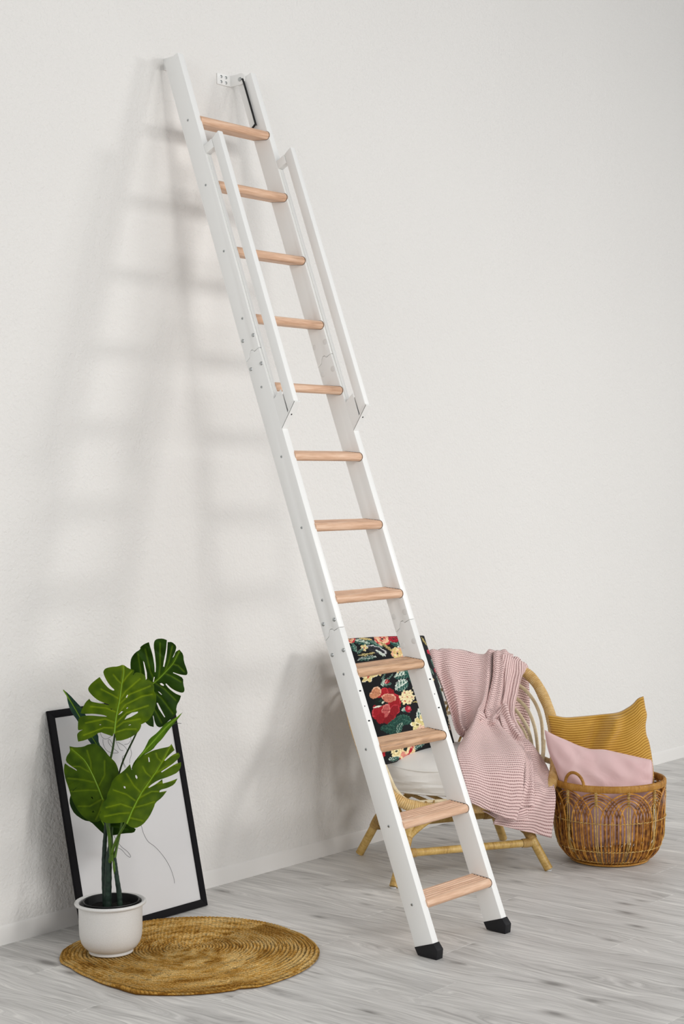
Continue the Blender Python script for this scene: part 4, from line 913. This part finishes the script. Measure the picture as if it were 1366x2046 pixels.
cloth([[(1005, 1322), (1030, 1330), (1050, 1344), (1057, 1352)],
       [(1000, 1310), (1022, 1314), (1040, 1322), (1054, 1338)],
       [(1006, 1345), (1020, 1345), (1034, 1347), (1042, 1352)],
       [(1006, 1380), (1014, 1380), (1025, 1382), (1034, 1385)],
       [(1000, 1410), (1010, 1412), (1020, 1412), (1029, 1412)],
       [(1003, 1430), (1013, 1434), (1022, 1436), (1030, 1434)],
       [(1014, 1452), (1026, 1460), (1036, 1465), (1045, 1462)],
       [(1030, 1480), (1042, 1488), (1050, 1492), (1058, 1490)]],
      [.26, .225, .18, .14, .10, .07, .03, -.02], 12, 14, lambda a, b: .007*S_(a*9+b*2), seed=2, rot=True)
cloth([[(990, 1318), (1005, 1320), (1022, 1326)],
       [(986, 1305), (1004, 1305), (1024, 1311)],
       [(984, 1350), (998, 1352), (1014, 1352)],
       [(975, 1390), (992, 1393), (1010, 1395)],
       [(968, 1420), (985, 1428), (1001, 1424)],
       [(972, 1440), (985, 1446), (996, 1440)]],
      [.30, .245, .18, .13, .07, .03], 14, 14, lambda a, b: .010*S_(a*math.pi)+.003*S_(a*14), seed=3)
# lower layers first: long right-hand tail over the rim, then the middle flap, then the fan on top
cloth([[(996, 1420), (1004, 1420), (1012, 1425), (1020, 1440)],
       [(1000, 1445), (1015, 1448), (1030, 1458), (1043, 1470)],
       [(1015, 1485), (1040, 1486), (1063, 1496), (1080, 1511)],
       [(1020, 1530), (1050, 1528), (1075, 1532), (1096, 1538)],
       [(1010, 1585), (1045, 1585), (1078, 1585), (1106, 1585)],
       [(990, 1630), (1030, 1632), (1070, 1635), (1105, 1632)],
       [(984, 1646), (1025, 1656), (1065, 1665), (1099, 1674)]],
      [.06, .0, -.06, [-.15, -.15, -.13, -.12], [-.25, -.26, -.255, -.235], -.275, -.275], 14, 18, lambda a, b: (.006*S_(a*11+b*3)+.004*S_(b*15+a*4))*np.clip(b*3, .2, 1), seed=4)
cloth([[(1015, 1475), (1038, 1483), (1055, 1497)],
       [(1030, 1520), (1048, 1520), (1062, 1530)],
       [(1032, 1570), (1050, 1566), (1066, 1570)],
       [(1012, 1622), (1040, 1616), (1068, 1608)]],
      [-.06, -.175, -.27, -.295], 16, 14, lambda a, b: .004*S_(a*14+b*3), seed=5)
cloth([[(1000, 1600), (1028, 1600), (1052, 1596)], [(980, 1622), (1020, 1630), (1055, 1622)], [(963, 1620), (1005, 1640), (1055, 1637)]], [-.285, -.287, -.29], 12, 14, lambda a, b: .003*S_(a*11), seed=6)
cloth([[(950, 1430), (958, 1428), (967, 1431), (977, 1436), (987, 1445)],
       [(938, 1452), (953, 1450), (970, 1452), (988, 1456), (1003, 1462)],
       [(921, 1485), (947, 1480), (975, 1478), (1003, 1480), (1027, 1488)],
       [(912, 1508), (943, 1506), (975, 1504), (1010, 1506), (1045, 1508)],
       [(923, 1550), (952, 1545), (983, 1545), (1013, 1548), (1044, 1550)],
       [(932, 1582), (960, 1584), (988, 1590), (1015, 1598), (1041, 1595)],
       [(941, 1605), (962, 1614), (985, 1624), (1008, 1633), (1029, 1642)]],
      [.02, -.03, -.12, -.215, -.295, -.325, -.325], 16, 18, lambda a, b: .008*np.exp(-((b-.03)/.06)**2)+(.012*S_(a*7.5+b*2)+.003*S_(a*17-b*3))*np.clip(1.3-b, .25, 1), seed=7)
cloth([[(985, 1440), (1000, 1412), (1012, 1405)],
       [(1003, 1465), (1012, 1450), (1024, 1442)],
       [(1025, 1490), (1033, 1478), (1042, 1470)]],
      [.05, -.0, -.06], 14, 12, lambda a, b: .006*S_(a*10), seed=8)
# tail hanging behind the ribs
cloth([[(1015, 1330), (1035, 1333), (1055, 1342)], [(1020, 1400), (1038, 1400), (1057, 1400)], [(1024, 1450), (1040, 1450), (1057, 1450)], [(1038, 1495), (1048, 1500), (1058, 1492)]],
      [.29, .33, .33, .31], 14, 12, lambda a, b: .004*S_(a*9), seed=9)
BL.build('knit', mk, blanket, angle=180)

# ------------------------------------------------------------------ rattan basket
KC = V3((1.4786, -.9094, 0)); BR_ = .212; BH = .310
basket = thing('rattan_basket', tuple(KC), 'round brown rattan basket with arched strands and loop handles right of the armchair', 'basket')
prof = np.array([(.128, .006), (.150, .012), (.170, .028), (.188, .052), (.200, .085), (.207, .12), (.2105, .16), (.2115, .20), (.2115, .25), (.2115, .30), (.211, .33)])
def brad(z): return np.interp(z, prof[:, 1], prof[:, 0])
a_cam = math.atan2(CAM_P[1]-KC[1], CAM_P[0]-KC[0])
def bpt(deg, z, off=0.0):   # deg: positive to the right as seen from the camera
    a = a_cam+math.radians(deg); r = brad(z)+off; return V3((KC[0]+r*math.cos(a), KC[1]+r*math.sin(a), z))
def cane_mat(name, cols): 
    k = NT(name); c = k.coord(); n1 = k.noise(c, 55, 3, .6); k.base(k.ramp(n1, [(.32, lin4(cols[0])), (.5, lin4(cols[1])), (.68, lin4(cols[2]))]), .42, .45); return k
m_k1 = cane_mat('golden_cane', ('#86541c', '#bb8030', '#dca450')); m_k2 = cane_mat('brown_cane', ('#4a270e', '#84501f', '#b67b32')); m_k3 = cane_mat('twine', ('#96743a', '#bf9b56', '#d8b978'))
m_rimw = rattan('basket_rim_wrap', ('#8c5d1e', '#b9822f', '#cf9d4c', '#5a3710'), .0052, .45)
angs = [(-12.7+32.73*k) for k in range(11)]
for ai, a0 in enumerate(angs):
    par = None
    for mat, ks in ((m_k1, (0, 3, 5)), (m_k2, (1, 2, 4))):
        m = Mesh()
        for k in ks:
            hw = 28.5-3.7*k-(1.0 if k > 3 else 0); zt = .2925-.0092*k; zs = .175
            pts = [(-hw+1.5*math.exp(-((z-.1)/.06)**2)*0, z) for z in np.linspace(.007, zs, 12)]
            arc = [(-hw*math.cos(t), zs+(zt-zs)*math.sin(t)) for t in np.linspace(0, math.pi, 22)[1:-1]]
            pts = pts+arc+[(-x, z) for x, z in pts[::-1]]
            rs = .0029 if k not in (0,) else .0032
            lift = .0032 if ai % 2 else .0
            m.tube([bpt(a0+x, z, lift*(1 if abs(x) > hw*.3 or True else 0)) for x, z in pts], rs, 6)
        if par is None: par = m.build('arch', mat, basket)
        else: m.build('arch_strand', mat, par)
    m = Mesh()
    for s in (-1, 1): m.tube(crom([bpt(a0+.7*s, .305, .003), bpt(a0+.5*s, .262, .003), bpt(a0+1.6*s, .22, .002), bpt(a0+.9*s, .14, .003), bpt(a0+1.0*s, .08, .003), bpt(a0+1.2*s, .008, .002)], 6), .0021, 6)
    up_ = m.build('upright', m_k3, basket)
    m = Mesh(); zz_ = np.linspace(.300, .247, 60)
    m.tube([bpt(a0+1.3*math.sin(k*.9), z, .004+.003*math.cos(k*.9)) for k, z in enumerate(zz_)], .0022, 6); m.build('knot', m_k3, up_)
for k in range(44):   # short stakes filling the lower body
    a0 = k*360/44; m = Mesh(); m.tube([bpt(a0, z, -.003) for z in np.linspace(.006, .085, 8)], .0025, 6); m.build('stake', m_k1, basket)
for z, off in ((.178, .005), (.068, .0045), (.022, .003)):
    n = 400; P = [bpt(360*i/n, z+.0016*math.sin(i*1.35), off+.0016*math.cos(i*1.35)) for i in range(n)]
    m = Mesh(); m.tube(P, .0017, 5, closed=True); m.build('weave_band', m_k3, basket)
n = 240
for z, r in ((.006, .129), (.0075, .150)):
    m = Mesh(); m.tube([(KC[0]+r*math.cos(q), KC[1]+r*math.sin(q), z) for q in np.arange(n)*2*math.pi/n], .0042, 7, closed=True); m.build('foot_ring', m_rimw, basket, angle=180)
m = Mesh(); m.lathe([(0, .010), (.05, .0105), (.10, .010), (.150, .009), (.150, .006), (0, .006)], tuple(KC), 60); m.build('base', m_k2, basket, recalc=True)
for z, off, rr in ((.302, .0025, .0075), (.3145, .0025, .0072)):
    pass
m = Mesh(); n = 720; P = np.array([(KC[0]+.2135*math.cos(q), KC[1]+.2135*math.sin(q), .3075) for q in np.arange(n)*2*math.pi/n])
th = np.arange(n)*2*math.pi/n; sec = [(0.0065, 0), (.0062, .007), (.004, .0115), (0, .0128), (-.004, .0115), (-.006, .007), (-.0065, 0), (-.006, -.007), (-.004, -.0115), (0, -.0128), (.004, -.0115), (.0062, -.007)]
_w = 1+.10*np.abs(np.sin(th*.2135*math.pi/.0062))
G = np.array([[(KC[0]+(.2135+s0*w_)*math.cos(q), KC[1]+(.2135+s0*w_)*math.sin(q), .308+s1*w_) for s0, s1 in sec] for q, w_ in zip(th, _w)])
G = np.transpose(G, (1, 0, 2)); G = np.concatenate([G, G[:1]]); UVG = np.stack(np.meshgrid(th*.2135, np.linspace(0, .1, len(sec)+1)), -1)
m.grid(G, UVG, wrap=True); m.build('rim', m_rimw, basket, angle=180, recalc=True)
for a0 in (-37.5, 142.5):
    hw = 12; pts = []
    for t in np.linspace(-.12, math.pi+.12, 90): pts.append(V3(bpt(a0-hw*math.cos(t), .30, .003))+V3((0, 0, .012+.052*math.sin(t)))-0*CB)
    m = Mesh(); m.tube(pts, .0056+.0005*np.abs(np.sin(np.arange(90)*.9)), 9); m.build('handle', m_bindg if False else m_k3w, basket, angle=180) if False else m.build('handle', m_rimw, basket, angle=180)

# --- mustard corduroy pillow standing at the back of the basket
KV = V3((.758, .652, 0))       # away from the camera
def kp(px, py, d): return on_plane(px, py, KC+KV*d, KV)
mc = NT('mustard_corduroy'); uv = mc.coord('UV'); s = mc.sep(uv)
NR = 48
w = mc.math('ABSOLUTE', mc.math('SINE', mc.math('MULTIPLY', s[1], math.pi*NR))); nz = mc.noise(mc.coord(), 200, 3, .7); big = mc.noise(mc.coord(), 14, 3, .6)
hc = mc.math('ADD', mc.math('MULTIPLY', mc.math('POWER', w, .5), .7), mc.math('ADD', mc.math('MULTIPLY', nz, .15), mc.math('MULTIPLY', big, .22)))
mc.base(mc.ramp(hc, [(.25, lin4('#6a4811')), (.58, lin4('#b0812a')), (.80, lin4('#c3953f')), (1, lin4('#d4ab58'))]), .85, .1, Sheen_Weight=.3); mc.bump(mc.math('ADD', w, mc.math('MULTIPLY', nz, .3)), .4, .002)
c4 = [kp(1094, 1428, .085), kp(1285, 1391, .10), kp(1304, 1640, .035), kp(1128, 1660, .035)]
def kline(pts, d0, d1): return [kp(x, y, d0+(d1-d0)*k/(len(pts)-1)) for k, (x, y) in enumerate(pts)]
ed_m = (kline([(1094, 1428), (1110, 1430), (1130, 1433), (1160, 1431), (1202, 1427), (1234, 1423), (1252, 1414.5), (1264, 1406), (1274, 1395.5), (1285, 1391)], .085, .10),
        kline([(1285, 1391), (1287, 1402), (1289, 1415), (1292, 1429), (1289.5, 1449), (1291, 1467), (1296, 1481), (1300, 1500), (1303, 1520), (1306, 1550), (1307, 1600), (1304, 1640)], .10, .035),
        kline([(1128, 1660), (1180, 1652), (1250, 1650), (1304, 1640)], .035, .035),
        kline([(1094, 1428), (1102, 1480), (1112, 1560), (1128, 1660)], .085, .035))
def fold_m(U, V): return .034*np.exp(-((U-.62+.55*(V-.1))/.07)**2)*np.exp(-((V-.12)/.16)**2)-.026*np.exp(-((U-.47+.5*(V-.1))/.07)**2)*np.exp(-((V-.2)/.22)**2)+.008*np.sin(U*9+V*4)*np.exp(-V*3)
mp1, e1 = pillow('corduroy_pillow', c4, .12, 90, NR*6+1, mc, 'mustard yellow corduroy pillow standing at the back of the basket', edges=ed_m, sag=.10, prof=.45, ridge=lambda U, V: .0018*np.abs(np.sin(V*math.pi*NR)), folds=fold_m)
# --- pink satin pillow in front of it
mpk = NT('pink_satin_cotton'); _c = mpk.coord()
mpk.base(mpk.ramp(mpk.noise(_c, 6, 2), [(.3, lin4('#cfa9a9')), (.7, lin4('#dfc0bf'))]), .48, .3, Sheen_Weight=.35); mpk.bump(mpk.noise(mpk.map(_c, (1, 1, 1)), 7, 3, .5, 1.0), .5, .02)
c4 = [kp(1088, 1459, -.02), kp(1301, 1519, -.035), kp(1290, 1670, -.075), kp(1152, 1690, -.085)]
ed_p = (kline([(1088, 1459), (1100, 1466), (1116, 1473.5), (1134, 1481), (1153, 1489.5), (1179, 1497.5), (1206, 1498.5), (1232, 1504), (1258, 1510), (1285, 1516), (1301, 1519)], -.02, -.035),
        kline([(1301, 1519), (1303, 1540), (1302, 1570), (1300, 1620), (1290, 1670)], -.035, -.075),
        kline([(1152, 1690), (1190, 1691), (1250, 1684), (1290, 1670)], -.085, -.075),
        kline([(1088, 1459), (1096, 1500), (1112, 1540), (1132, 1610), (1152, 1690)], -.02, -.085))
def fold_p(U, V): return .020*np.exp(-((V-.42+.35*(U-.75))/.05)**2)*np.clip((U-.45)*3, 0, 1)-.016*np.exp(-((V-.50+.35*(U-.75))/.04)**2)*np.clip((U-.45)*3, 0, 1)+.007*np.sin(U*8+V*11)*V+.004*np.sin(U*23-V*17)*np.sin(V*9+U*5)+.006*np.exp(-((V-.3-.5*U)/.06)**2)*np.exp(-((U-.3)/.2)**2)
mp2, e2 = pillow('satin_pillow', c4, .13, 110, 110, mpk, 'smooth dusty pink pillow in the basket in front of the mustard one', edges=ed_p, sag=.03, prof=.40, folds=fold_p)
m = Mesh(); m.tube(e2[::4], .0022, 6, closed=True); m.build('piping', mpk, mp2)
print('objects', len(bpy.data.objects), 'tris', sum(len(o.data.polygons)*2 for o in bpy.data.objects if o.type == 'MESH'))
